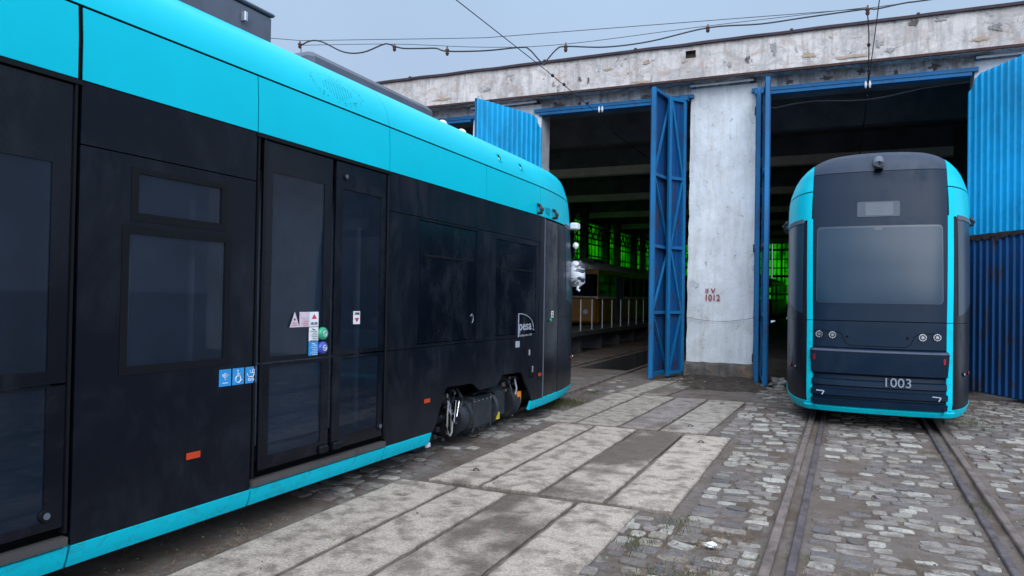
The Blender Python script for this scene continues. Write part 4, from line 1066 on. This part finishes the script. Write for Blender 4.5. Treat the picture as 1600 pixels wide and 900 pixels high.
# spalled plaster spots
SPD = plaster('spall_dark', (.16, .14, .13), (.07, .065, .06), 1.0, .6); SPG = plaster('spall_grey', (.36, .35, .34), (.18, .17, .16), 1.0, .6); SPB = plaster('spall_tan', (.46, .35, .26), (.34, .27, .2), .6, .6)
def spall(x, z, w, h, y, m, nm='spalled_plaster'):
    b = MB(); n = 44; vs = []; w *= .8; h *= .85
    for i in range(n):
        a = 2*math.pi*i/n; q = 1+.95*noise.noise(Vector((math.cos(a)*1.9+x*9, math.sin(a)*1.9, z*7)))+.6*noise.noise(Vector((math.cos(a)*6+x, math.sin(a)*6, 3)))
        vs.append((x+math.cos(a)*w*q, y, z+math.sin(a)*h*q))
    b.add(vs+[(x, y-.0005, z)], [((i+1) % n, i, n) for i in range(n)][::1], m); dbuild(b, nm)
for x, z, w, h, k in [(1.16, 6.54, 0.11, 0.07, 0), (-5.09, 6.2, 0.05, 0.05, 0), (-4.89, 6.15, 0.03, 0.07, 0), (0.61, 6.24, 0.08, 0.06, 1), (0.78, 6.1, 0.1, 0.04, 1), (-2.0, 6.17, 0.06, 0.06, 1), (-1.67, 6.23, 0.05, 0.09, 0), (1.58, 6.57, 0.1, 0.05, 1), (2.39, 6.3, 0.12, 0.06, 1), (-7.28, 6.2, 0.1, 0.05, 1), (-1.18, 6.38, 0.06, 0.12, 1), (-3.65, 6.4, 0.09, 0.04, 2), (-4.46, 6.34, 0.12, 0.03, 2), (-0.56, 6.18, 0.14, 0.05, 2), (2.15, 6.13, 0.2, 0.04, 2), (-3.78, 6.0, 0.22, 0.03, 2), (0.15, 6.06, 0.25, 0.03, 2), (-8.43, 6.09, 0.3, 0.03, 2)]:
    spall(x, z, w, h, YF-.016, (SPD, SPG, SPB)[k])
for x, z, w, h in [(-5.74, 5.79, 0.14, 0.08), (-3.74, 5.79, 0.12, 0.07), (-5.22, 5.79, 0.05, 0.05), (0.32, 5.88, 0.08, 0.06), (1.53, 5.84, 0.1, 0.07), (-0.28, 5.82, 0.12, 0.05), (0.91, 5.81, 0.05, 0.08), (-0.91, 5.82, 0.08, 0.05)]:
    spall(x, z, w, h, 15.195, SPD)
bays = [(-11.6, -7.85), (-6.15, -2.85), (-1.52, 2.10)]
for x0, x1 in bays:
    b = MB(); b.box(x0-.1, x1+.1, 15.10, 15.2, 5.665, 5.735, BLUE); b.box(x0, x1, 15.12, 15.3, 5.60, 5.665, BLUE)
    dbuild(b, 'gate_channel')
    b = MB(); cx = -4.7 if x0 < -3 else .44
    for dx in (-.035, .035): b.tube([(cx+dx, 15.08, 5.66), (cx+dx, 15.08, 5.60), (cx+dx, 15.08, 5.53)], [.014, .026, .014], WHITE, 8)
    if x0 > -8: dbuild(b, 'wire_insulator', smooth=True)
# pillars
def pillar(x0, x1, t=0.05, zt=5.86):
    b = MB(); zs = subdiv(.30, zt, .12); n1 = 12; vs = []
    W_ = x1-x0
    for z in zs:
        tt = t*(z-.3)/5.5
        for i in range(n1+1):
            u = i/n1; x = x0+W_*u+tt*.9; q = .010*noise.noise(Vector((x*2.5, z*1.5, 4)))
            if i in (0, n1): x += .018*noise.noise(Vector((z*3.5, i, 2)))+.010*noise.noise(Vector((z*14, i, 2))); q = .015
            vs.append((x, 15.18+q, z))
    fs = [(j*(n1+1)+i, j*(n1+1)+i+1, (j+1)*(n1+1)+i+1, (j+1)*(n1+1)+i) for j in range(len(zs)-1) for i in range(n1)]
    o = len(vs)
    for j, z in enumerate(zs):
        a = vs[j*(n1+1)]; c = vs[j*(n1+1)+n1]; vs += [(a[0]+.01, 15.75, z), (c[0]-.01, 15.75, z)]
    for j in range(len(zs)-1):
        fs += [(j*(n1+1), (j+1)*(n1+1), o+2*j+2, o+2*j), (j*(n1+1)+n1, o+2*j+1, o+2*j+3, (j+1)*(n1+1)+n1)]
    fs.append(tuple([0]+list(range(1, n1+1))+[o+1, o])[::-1])
    b.add(vs, fs, PLP)
    p = dbuild(b, 'pillar', smooth=True, angle=40)
    b = MB(); rows = subdiv(-.05, .315, .06); vs = []; n2 = 18
    for z in rows:
        for i in range(n2+1):
            u = i/n2; x = x0-.03+(W_+.06)*u; q = .05*noise.noise(Vector((x*4, z*5, 9)))+(.06*(.3-z))
            vs.append((x, 15.14-q-.02 if z < .3 else 15.2, z+(.03*noise.noise(Vector((x*5, 0, 3))) if z > .25 else 0)))
    fs = [(j*(n2+1)+i, j*(n2+1)+i+1, (j+1)*(n2+1)+i+1, (j+1)*(n2+1)+i) for j in range(len(rows)-1) for i in range(n2)]
    b.add(vs, fs, PLINTH); b.box(x0-.02, x1+.02, 15.21, 15.8, -.1, .30, PLINTH); dbuild(b, 'plinth', smooth=True, angle=40)
    b = MB(); b.tube([(x0+.05, 15.05, 5.885), (x1-.02, 15.05, 5.895)], .022, WHITE, 8); b.box(x0+.05, x0+.12, 15.05, 15.2, 5.86, 5.91, BLUE); b.box(x1-.1, x1, 15.05, 15.2, 5.87, 5.92, RUST)
    dbuild(b, 'tube_lamp', smooth=True, angle=40)
pillar(-2.85, -1.555, .04); pillar(-7.85, -6.15); pillar(2.10, 3.5); pillar(-13, -11.6)
b = MB(); b.box(3.5, 9, 15.2, 15.7, -.1, 5.86, PLP); b.box(-15, -13, 15.2, 15.7, -.1, 5.86, PLP); dbuild(b, 'front_wall')
# hand painted writing on the pillar
REDP = simple('red_marker_paint', (.30, .03, .04), .7)
b = text_mesh('1012', .17, REDP, frame4((-2.34, 15.155, 1.60), (1, 0, 0), (0, 0, 1)), .001, .28, bold=.003); merge(b, text_mesh('II V', .12, REDP, frame4((-2.38, 15.155, 1.74), (1, 0, .03), (0, 0, 1)), .001, .20, bold=.003))
dbuild(b, 'painted_number')
b = MB(); b.tube([(-3.1, 15.0, 1.32)]+[(-2.9+.15*i, 15.13, 1.22-.012*i*(9-i)*.35+.02*noise.noise(Vector((i, 0, 0)))) for i in range(10)]+[(-1.45, 15.1, 1.26)], .004, WIRE, 5)
dbuild(b, 'loose_wire')
# brown brackets
for x in (-2.93, -1.47):
    b = MB(); b.box(x-.09, x+.09, 15.02, 15.18, 5.60, 5.70, BLUE, bev=.01); b.box(x-.04, x+.04, 15.05, 15.25, 5.40, 5.6, RUST, bev=.01); dbuild(b, 'hinge_bracket')

# gates ---------------------------------------------------------------
def corrugated(b, w, z0, z1, m, cham, pitch=.155):
    pts = []; x = 0
    while x < w:
        for dx, d in ((0, 0), (.018, .028), (.045, .028), (.063, 0), (pitch, 0)):
            if x+dx <= w and (not pts or x+dx > pts[-1][0]+1e-6): pts.append((x+dx, d))
        x += pitch
    if pts[-1][0] < w: pts.append((w, 0))
    def top(x): return z1-max(0, cham-x)*1.25 if z1 > 4 else z1
    vs = []
    for x, d in pts:
        for z in subdiv(z0, top(x), 1.0) if False else [z0+(top(x)-z0)*k/4 for k in range(5)]:
            vs.append((x, -.012-d, z))
    fs = [(i*5+k, (i+1)*5+k, (i+1)*5+k+1, i*5+k+1) for i in range(len(pts)-1) for k in range(4)]
    b.add(vs, fs, m)
    return top
def leaf_corr(name, hx, hy, ang, w, zt, flip, cham=.22, label=None):
    """hinge at hx,hy; leaf runs along local +x; sheets face local -y (flip mirrors)"""
    e = empty(name, (hx+2.2, hy-15.2, 0), (0, 0, ang)); e.parent = dep
    if label: e['label'] = label
    def fin(b, nm):
        if flip: b.v = [(x, -y, z) for x, y, z in b.v]; b.f = [f[::-1] for f in b.f]
        return b.build(nm, e)
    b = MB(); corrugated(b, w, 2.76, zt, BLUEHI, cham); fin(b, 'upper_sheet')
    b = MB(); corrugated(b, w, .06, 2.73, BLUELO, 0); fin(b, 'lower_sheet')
    b = MB(); b.box(0, w, .0, .05, .04, .10, BLUE); b.box(.0, .05, .0, .05, .1, zt-cham*1.25, BLUE); b.box(w-.05, w, .0, .05, .1, zt, BLUE); b.box(0, w, 0, .05, 2.72, 2.78, RUST); b.box(cham, w, 0, .05, zt-.06, zt, BLUE)
    b.beam((.03, .03, .1), (w-.05, .03, 2.7), .05, .05, BLUE); fin(b, 'leaf_frame')
    b = MB()
    for k in range(int(w/.07)):
        x = .02+.07*k; b.box(x, x+.071, -.047, -.012, 2.70-abs(rnd.gauss(0, .03)), 2.745+rnd.uniform(0, .02), RUST)
    fin(b, 'rusty_seam')
    b = MB()
    for k in range(26):
        x = rnd.uniform(.03, w-.05); L_ = abs(rnd.gauss(0, .28))+.04; q = rnd.uniform(.004, .022); z_ = 2.715; rib = (x % .155)
        yy = -.0435 if .016 < rib and rib+q < .048 else -.0155
        if .048 <= rib+q and rib < .018 or (rib < .018 and rib+q > .0): continue
        vs_ = [(x, yy, z_), (x+q, yy, z_), (x+q*.9, yy, z_-L_*.6), (x+q*.6, yy, z_-L_), (x+q*.35, yy, z_-L_*.9), (x+q*.1, yy, z_-L_*.5)]
        b.add(vs_, [(5, 4, 3, 2, 1, 0)], RUST)
    fin(b, 'rust_runs')
    return e
leaf_corr('gate_leaf', 2.07, 15.16, math.atan2(-1.15, .60), 2.3, 5.56, False, .24, 'blue corrugated leaf with rusty lower half, open beside the head-on tram')
leaf_corr('gate_leaf', -6.10, 15.16, math.atan2(-1.95, -.62), 2.05, 5.56, True, .24, 'blue corrugated leaf standing open behind the parked tram')
def leaf_frame(name, p0, p1, zt, braces, panels, label, thick=.07, sheet_side=1):
    hx, hy = p0; dx, dy = p1[0]-p0[0], p1[1]-p0[1]; w = math.hypot(dx, dy)
    e = empty(name, (hx+2.2, hy-15.2, 0), (0, 0, math.atan2(dy, dx))); e.parent = dep; e['label'] = label
    b = MB(); t = thick
    zl = [.10, 1.30, 2.60, 4.0, zt-.03]
    for x in (t/2, w-t/2): 
        b.box(x-t/2, x+t/2, -t/2, t/2, .02 if x > w/2 else .1, zt, BLUE, bev=.006)
    for z in zl: b.box(t, w-t, -t/2+.004, t/2-.004, z-.03, z+.03, BLUE)
    b.build('leaf_frame', e)
    for k, (za, zc) in enumerate(zip(zl, zl[1:])):
        b = MB()
        if (k+braces) % 2: b.beam((t, 0, za), (w-t, 0, zc), .04, .04, BLUE, up=(0, 1, 0))
        else: b.beam((w-t, 0, za), (t, 0, zc), .04, .04, BLUE, up=(0, 1, 0))
        b.build('brace', e)
    if panels:
        b = MB(); y = sheet_side*(t/2+.008); n_ = int((w-.04)/.085)
        for i in range(n_):
            x = .02+i*(w-.04)/n_; b.box(x+.008, x+(w-.04)/n_-.008, y-.008, y+.008, .06, zt-.02, BLUELO)
        b.box(.02, w-.02, y+sheet_side*.006-.004, y+sheet_side*.006+.004, .08, zt-.05, BLUELO); b.build('sheet', e)
    b = MB()
    for z in (.35, 2.5, 5.2): b.tube([(-.01, -.03, z), (-.01, -.03, z+.16)], .028, RUST, 10)
    b.build('hinge', e, True, 40)
    return e
leaf_frame('gate_leaf', (-2.90, 15.10), (-3.16, 14.72), 5.62, 0, True, 'braced blue leaf folded back next to the left side of the pillar', .07, -1)
leaf_frame('gate_leaf', (-3.20, 15.12), (-3.33, 14.10), 5.68, 1, True, 'braced blue leaf whose foot stands farthest out from the left gate', .08, -1)
leaf_frame('gate_leaf', (-1.50, 15.08), (-1.42, 14.55), 5.60, 0, False, 'narrow blue leaf folded edge-on at the right side of the pillar', .07, 1)
leaf_frame('gate_leaf', (-1.36, 15.0), (-1.22, 13.98), 5.62, 1, True, 'blue leaf seen edge-on, standing out between pillar and head-on tram', .075, 1)

# shed interior -------------------------------------------------------
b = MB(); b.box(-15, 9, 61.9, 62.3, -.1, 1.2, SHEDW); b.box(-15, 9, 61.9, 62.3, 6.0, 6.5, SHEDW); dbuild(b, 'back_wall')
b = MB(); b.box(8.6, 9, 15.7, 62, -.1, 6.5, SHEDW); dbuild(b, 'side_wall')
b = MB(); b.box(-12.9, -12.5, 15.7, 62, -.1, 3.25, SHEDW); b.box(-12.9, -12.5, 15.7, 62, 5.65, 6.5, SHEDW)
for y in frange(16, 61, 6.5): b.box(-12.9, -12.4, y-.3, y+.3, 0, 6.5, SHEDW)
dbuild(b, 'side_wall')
r4 = random.Random(11)
for y in frange(16, 61, 6.5):
    b = MB(); b.box(-12.75, -12.7, y+.3, y+6.2, 3.25, 5.65, GREEN); p_ = dbuild(b, 'window')
    b = MB(); k = 0; yy = y+.3
    while yy < y+6.2:
        b.box(-12.69, -12.66, yy, yy+r4.choice((.05, .05, .12)), 3.25, 5.65, GAP); yy += .62
    for z in (3.8, 4.45, 5.05): b.box(-12.66, -12.58, y+.3, y+6.2, z, z+.07, GAP)
    b.build('glazing_bars', p_) if False else None
    b.v = [(x+2.2, q-15.2, z) for x, q, z in b.v]; b.build('glazing_bars', p_)
x = -12.4
while x < 8.4:
    b = MB(); b.box(x, x+2.4, 61.95, 62.0, 1.2, 6.0, GREEN); p_ = dbuild(b, 'window')
    b = MB(); xx = x
    while xx < x+2.4: b.box(xx, xx+r4.choice((.06, .06, .16)), 61.85, 61.9, 1.2, 6.0, GAP); xx += .3
    for z in (1.9, 2.6, 3.3, 4.0, 4.7, 5.4): b.box(x, x+2.4, 61.82, 61.88, z, z+r4.uniform(.06, .2), GAP)
    b.v = [(a+2.2, q-15.2, z) for a, q, z in b.v]; b.build('glazing_bars', p_); x += 2.5
for k, y in enumerate([18.6, 23.4, 29.7, 36.0, 42.3, 48.6, 55]):
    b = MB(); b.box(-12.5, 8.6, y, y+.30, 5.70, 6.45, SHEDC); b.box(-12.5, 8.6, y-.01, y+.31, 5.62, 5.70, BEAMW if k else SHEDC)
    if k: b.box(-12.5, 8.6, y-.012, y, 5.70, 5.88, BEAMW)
    dbuild(b, 'ceiling_beam')
for y in frange(23.5, 60, 6.3):
    for x in (-11.9, 3.0):
        b = MB(); b.box(x-.18, x+.18, y-.18, y+.18, 0, 6.45, SHEDW); dbuild(b, 'column')
# truss of steel bits lit green along the left wall
b = MB()
for x in (-7.6,):
    for z in (4.35, 4.9): b.beam((x-3.2, 24, z), (x-3.2, 58, z), .07, .07, GAP)
    for y in frange(24, 58, .8): b.beam((x-3.2, y, 4.35), (x-3.2, y+.4, 4.9), .04, .04, GAP); b.beam((x-3.2, y+.4, 4.9), (x-3.2, y+.8, 4.35), .04, .04, GAP)
dbuild(b, 'service_truss')
# pit and platform
b = MB(); x0, x1, y0, y1 = PIT
b.box(x0-.2, x0, y0, y1, -1.3, -.02, SHEDW); b.box(x1, x1+.2, y0, y1, -1.3, -.02, SHEDW); b.box(x0-.2, x1+.2, y0-.2, y0, -1.3, -.02, SHEDW); b.box(x0-.2, x1+.2, y0, y1, -1.4, -1.3, SHEDW)
dbuild(b, 'inspection_pit')
b = MB(); b.box(-7.9, -6.5, 17.5, 56, .50, .62, FLOORC)
for y in frange(18, 56, 2.0): b.box(-7.8, -6.75, y, y+.2, -.02, .5, SHEDW)
dbuild(b, 'work_platform')
b = MB(); b.tube([(-4.7, 15.9, 5.3), (-4.7, 55, 5.3)], .012, WIRE, 5); b.tube([(.44, 15.3, 5.45), (.48, 55, 5.4)], .012, WIRE, 5)
b.tube([(-1.4, 15.28, 5.42)]+[(-1.2+.32*i, 15.32, 5.36+.05*math.sin(i*.9)+.012*i) for i in range(10)]+[(2.1, 15.3, 5.53)], .014, WIRE, 6)
dbuild(b, 'inner_wires')
POSTM = simple('post_paint', (.42, .42, .40), .6)
# platform posts
proto = None
for i, y in enumerate(subdiv(18.6, 33, 1.05)):
    if proto is None:
        b = MB(); b.tube([(0, 0, 0), (0, 0, .86)], .017, POSTM, 8); b.blob((0, 0, .87), .02, .02, .015, POSTM, 0, 0, 6); b.box(-.06, .06, -.06, .06, 0, .012, SHEDW)
        o = b.build('platform_post', None, True, 50); proto = o
    else: o = proto.copy(); COL.objects.link(o)
    o.location = (-6.62, y, .62)
    tag(o, 'white post in the row along the dark work platform behind the left gate', 'post', 'white posts on the work platform')

# old trams inside
def old_tram(x, y0, L, label, colr):
    e = empty('old_tram', (x, y0, 0)); tag(e, label, 'tram', 'old trams stored in the depot')
    def q(b, nm, par=e, sm=False): return b.build(nm, par, sm, 40)
    hw = 1.15
    b = MB(); prof = [(-hw, .55), (-hw, 1.55)]; b.box(-hw, hw, .15, L, .55, 1.50, colr, bev=.08); b.box(-hw, hw, .15, L, 1.50, 1.60, OLDW)
    b.box(-hw+.06, hw-.06, 0, .2, .6, 1.55, colr, bev=.06)
    for y in subdiv(.2, L-.2, 1.25):
        for s in (-1, 1): b.box(s*hw-.04 if s > 0 else -hw, s*hw if s > 0 else -hw+.04, y-.06, y+.06, 1.6, 2.5, colr)
    b.box(-hw, hw, .15, L, 2.45, 2.62, colr); q(b, 'body')
    vs = []; n = 12
    b = MB(); ys = [0.0, .25, L-.2, L]
    for yy, k in zip(ys, (.85, 1, 1, .85)):
        for i in range(n+1): a = math.pi*i/n; vs.append((hw*k*math.cos(a)*1.0, yy, 2.62+.40*k*math.sin(a)))
    b.add(vs, [(j*(n+1)+i, j*(n+1)+i+1, (j+1)*(n+1)+i+1, (j+1)*(n+1)+i) for j in range(3) for i in range(n)]+[tuple(range(n+1)), tuple(range(4*n+3, 3*n+2, -1))], OLDW if colr is OLDY else SHEDC)
    b.box(-.5, .5, 1.5, 3.0, 2.98, 3.12, SHEDC); q(b, 'roof', sm=True)
    for s in (-1, 1):
        for y in subdiv(.3, L-.3, 1.25)[:-1]:
            b = MB(); b.box(s*hw-.02, s*hw-.01, y+.02, y+1.1, 1.62, 2.44, OLDG); b.box(s*hw-.025, s*hw+.004, y+.02, y+1.1, 2.12, 2.15, GAP); q(b, 'window')
        b = MB(); b.box(s*hw-.01, s*hw+.012, 2.6, 3.6, .5, 2.4, SHEDC); q(b, 'door')
    b = MB(); b.box(-hw+.15, hw-.15, .02, .05, 1.62, 2.4, OLDG); q(b, 'windscreen')
    for s in (-.7, .7):
        b = MB(); b.disc((s, .02, 1.0), (0, -1, 0), .1, .04, CHROME, 16); q(b, 'headlight', sm=True)
    b = MB(); b.box(-.9, .9, .6, L-.6, .25, .55, GAP)
    for y in (2, 3.8, L-3.8, L-2): 
        for s in (-.72, .72): b.tube([(s-.06, y, .33), (s+.06, y, .33)], .33, BLK, 20)
    q(b, 'underframe')
    return e
old_tram(-9.55, 26.8, 13.5, 'dim ochre old tram beyond the platform, seen between the parked tram and gate leaf', OLDY)
old_tram(-9.55, 42.0, 13.5, 'old cream tram farther back on the track beside the green windows', OLDW)
old_tram(-4.8, 46.0, 13.0, 'distant yellow old tram glimpsed between the pillar and the head-on tram', OLDY)

# ------------------------------------------------------------------ OVERHEAD WIRES
b = MB(); b.tube([(.43, -20, 5.55), (.44, 15.1, 5.52)], .007, WIRE, 6)
tag(b.build('contact_wire'), 'straight contact wire running above the head-on tram\'s track', 'wire', 'contact wires')
b = MB(); b.tube([(-4.72, -20, 5.55), (-4.74, 12.0, 5.55), (-4.75, 15.1, 5.50)], .007, WIRE, 6)
for y in (12.3, 12.9, 14.3): b.blob((-4.74, y, 5.55), .03, .05, .03, WIRE, 1, 0, 6)
tag(b.build('contact_wire'), 'contact wire descending diagonally to the gate above the parked tram', 'wire', 'contact wires')
def PY(x): return 12.7+.246*x
b = MB(); b.tube([(-12, PY(-12), 6.24), (-9.46, PY(-9.46), 6.20), (-8.91, PY(-8.91), 6.13), (-6.3, PY(-6.3), 6.04), (-5.6, PY(-5.6), 6.02), (.36, PY(.36), 6.19), (1.6, PY(1.6), 6.32), (5.5, PY(5.5), 6.75)], .006, WIRE, 5); tag(b.build('span_wire'), 'thin tight upper span wire crossing the sky to the right', 'wire')
cab = [(-8.91, 6.05), (-8.72, 6.11), (-8.45, 6.10), (-8.08, 5.92), (-7.75, 5.89), (-7.5, 5.94), (-7.42, 6.0)]
sp = empty('feeder_cable', (-4.6, PY(-4.6), 5.8)); tag(sp, 'thick sagging black cable slung between insulators across the sky', 'cable')
def seg(pts, r, nm, m=WIRE):
    out_ = []
    P_ = [pts[0]]+pts+[pts[-1]]
    for i in range(1, len(P_)-2):
        for t in (0, .2, .4, .6, .8):
            out_.append([cr(P_[i-1][k], P_[i][k], P_[i+1][k], P_[i+2][k], t) for k in range(2)])
    out_.append(pts[-1])
    b = MB(); b.tube([(x, PY(x)-.02, z) for x, z in out_], r, m, 6)
    b.v = [(a+4.6, q-PY(-4.6), z-5.8) for a, q, z in b.v]; b.build(nm, sp, True)
seg([(-8.91, 6.03), (-8.72, 6.11), (-8.5, 6.08), (-8.1, 5.88), (-7.75, 5.86), (-7.4, 5.98), (-7.28, 5.98), (-7.05, 5.90), (-6.7, 5.88), (-6.45, 5.87), (-6.25, 5.81), (-5.6, 5.79), (-5.0, 5.82), (-4.86, 5.78), (-4.70, 5.60), (-4.60, 5.50)], .013, 'cable')
seg([(-4.60, 5.50), (-4.56, 5.58), (-4.40, 5.76), (-4.25, 5.80), (-3.6, 5.76), (-2.9, 5.82), (-2.0, 6.0), (-1.2, 6.02), (-.53, 6.09), (.30, 6.17), (.5, 6.17), (.9, 6.24), (1.5, 6.30), (5.5, 6.75)], .012, 'cable')
seg([(-8.91, 6.04), (-7.2, 5.98), (-5.6, 5.85), (-4.25, 5.84), (-2.0, 6.03), (.36, 6.2)], .005, 'carrier_wire')
for x, z, hh in ((-8.91, 6.06, .10), (-7.18, 5.93, .10), (-6.25, 5.83, .12), (-4.25, 5.80, .12), (-2.0, 6.0, .10), (.36, 6.17, .12)):
    b = MB(); b.tube([(x, PY(x)-.03, z-hh*.8), (x, PY(x)-.03, z-hh*.5), (x, PY(x)-.03, z-hh*.4), (x, PY(x)-.03, z), (x, PY(x)-.03, z+.02), (x, PY(x)-.03, z+hh*.5)], [.02, .035, .025, .04, .02, .012], INS, 8)
    if abs(x+8.91) < .01: b.tube([(x, PY(x), z), (x+.01, PY(x), z-.32)], .008, WIRE, 5)
    b.v = [(a+4.6, q-PY(-4.6), zz-5.8) for a, q, zz in b.v]; b.build('insulator', sp, True, 40)
b = MB(); b.tube([(.36, PY(.36), 6.12), (.40, 13.4, 6.0), (.43, 14.3, 5.62), (.44, 14.9, 5.55)], .009, WIRE, 6)
for p in ((.41, 13.7, 5.90), (.43, 14.3, 5.64)): b.blob(p, .03, .03, .035, WIRE, 1, 0, 6)
tag(b.build('drop_cable', None, True), 'short cable dropping from the right insulator down to the contact wire', 'cable')

# ------------------------------------------------------------------ LOOSE THINGS
ROCK = simple('rubble_pale', (.34, .33, .31), .9, .2, var=.4, vs=14, bmp=.5)
def rock(loc, s_, seed, label, cat='stone', m=ROCK, name='rubble_stone'):
    b = MB(); b.blob((0, 0, s_[2]*.6), *s_, m, seed, .6, 10, 4); o = b.build(name, None, True, 35); o.location = loc; return tag(o, label, cat)
rock((-1.02, 14.35, 0), (.15, .11, .09), 3, 'pale lump of rubble between the blue gate foot and the tram')
rock((2.86, 14.35, 0), (.20, .20, .17), 6, 'grey stuffed sack lying at the foot of the right corrugated leaf', 'sack', simple('sack_cloth', (.22, .22, .23), .9, .2, var=.3, vs=9, bmp=.4), 'sack')
rock((-.74, 4.88, .0), (.032, .028, .014), 9, 'small white chip on the dirt left of the nearest rail', 'chip', simple('white_chip', (.7, .7, .68), .7), 'stone_chip')
so_ = MB(); xs2 = subdiv(-3.0, -1.0, .06); ys2 = subdiv(12.9, 15.3, .06); vs = []
for y in ys2:
    for x in xs2:
        e1 = min(x+3.0, -1.0-x, (y-12.9)*.8)+.25*noise.noise(Vector((x*2.5, y*2.5, 7)))
        z = -.05+min(.075, e1*.22)+.02*noise.noise(Vector((x*6, y*6, 2)))+.06*max(0, y-14.7)
        vs.append((x, y, z))
nn_ = len(xs2)
so_.add(vs, [(j*nn_+i, j*nn_+i+1, (j+1)*nn_+i+1, (j+1)*nn_+i) for j in range(len(ys2)-1) for i in range(nn_-1)], SOIL)
tag(so_.build('soil', smooth=True), kind='structure')
rb = MB()
for k in range(420):
    x = rnd.uniform(-3.1, -1.2); y = rnd.gauss(14.5, .5)
    if y > 15.1 or inslab(x, y): continue
    r = rnd.uniform(.008, .035); rb.blob((x, y, gh(x, y)+r*.3), r, r, r*.6, PLINTH if rnd.random() < .8 else ROCK, k, .5, 4, 4)
tag(rb.build('rubble'), 'dark rubble and dirt heaped at the foot of the white pillar', 'rubble', kind='stuff')
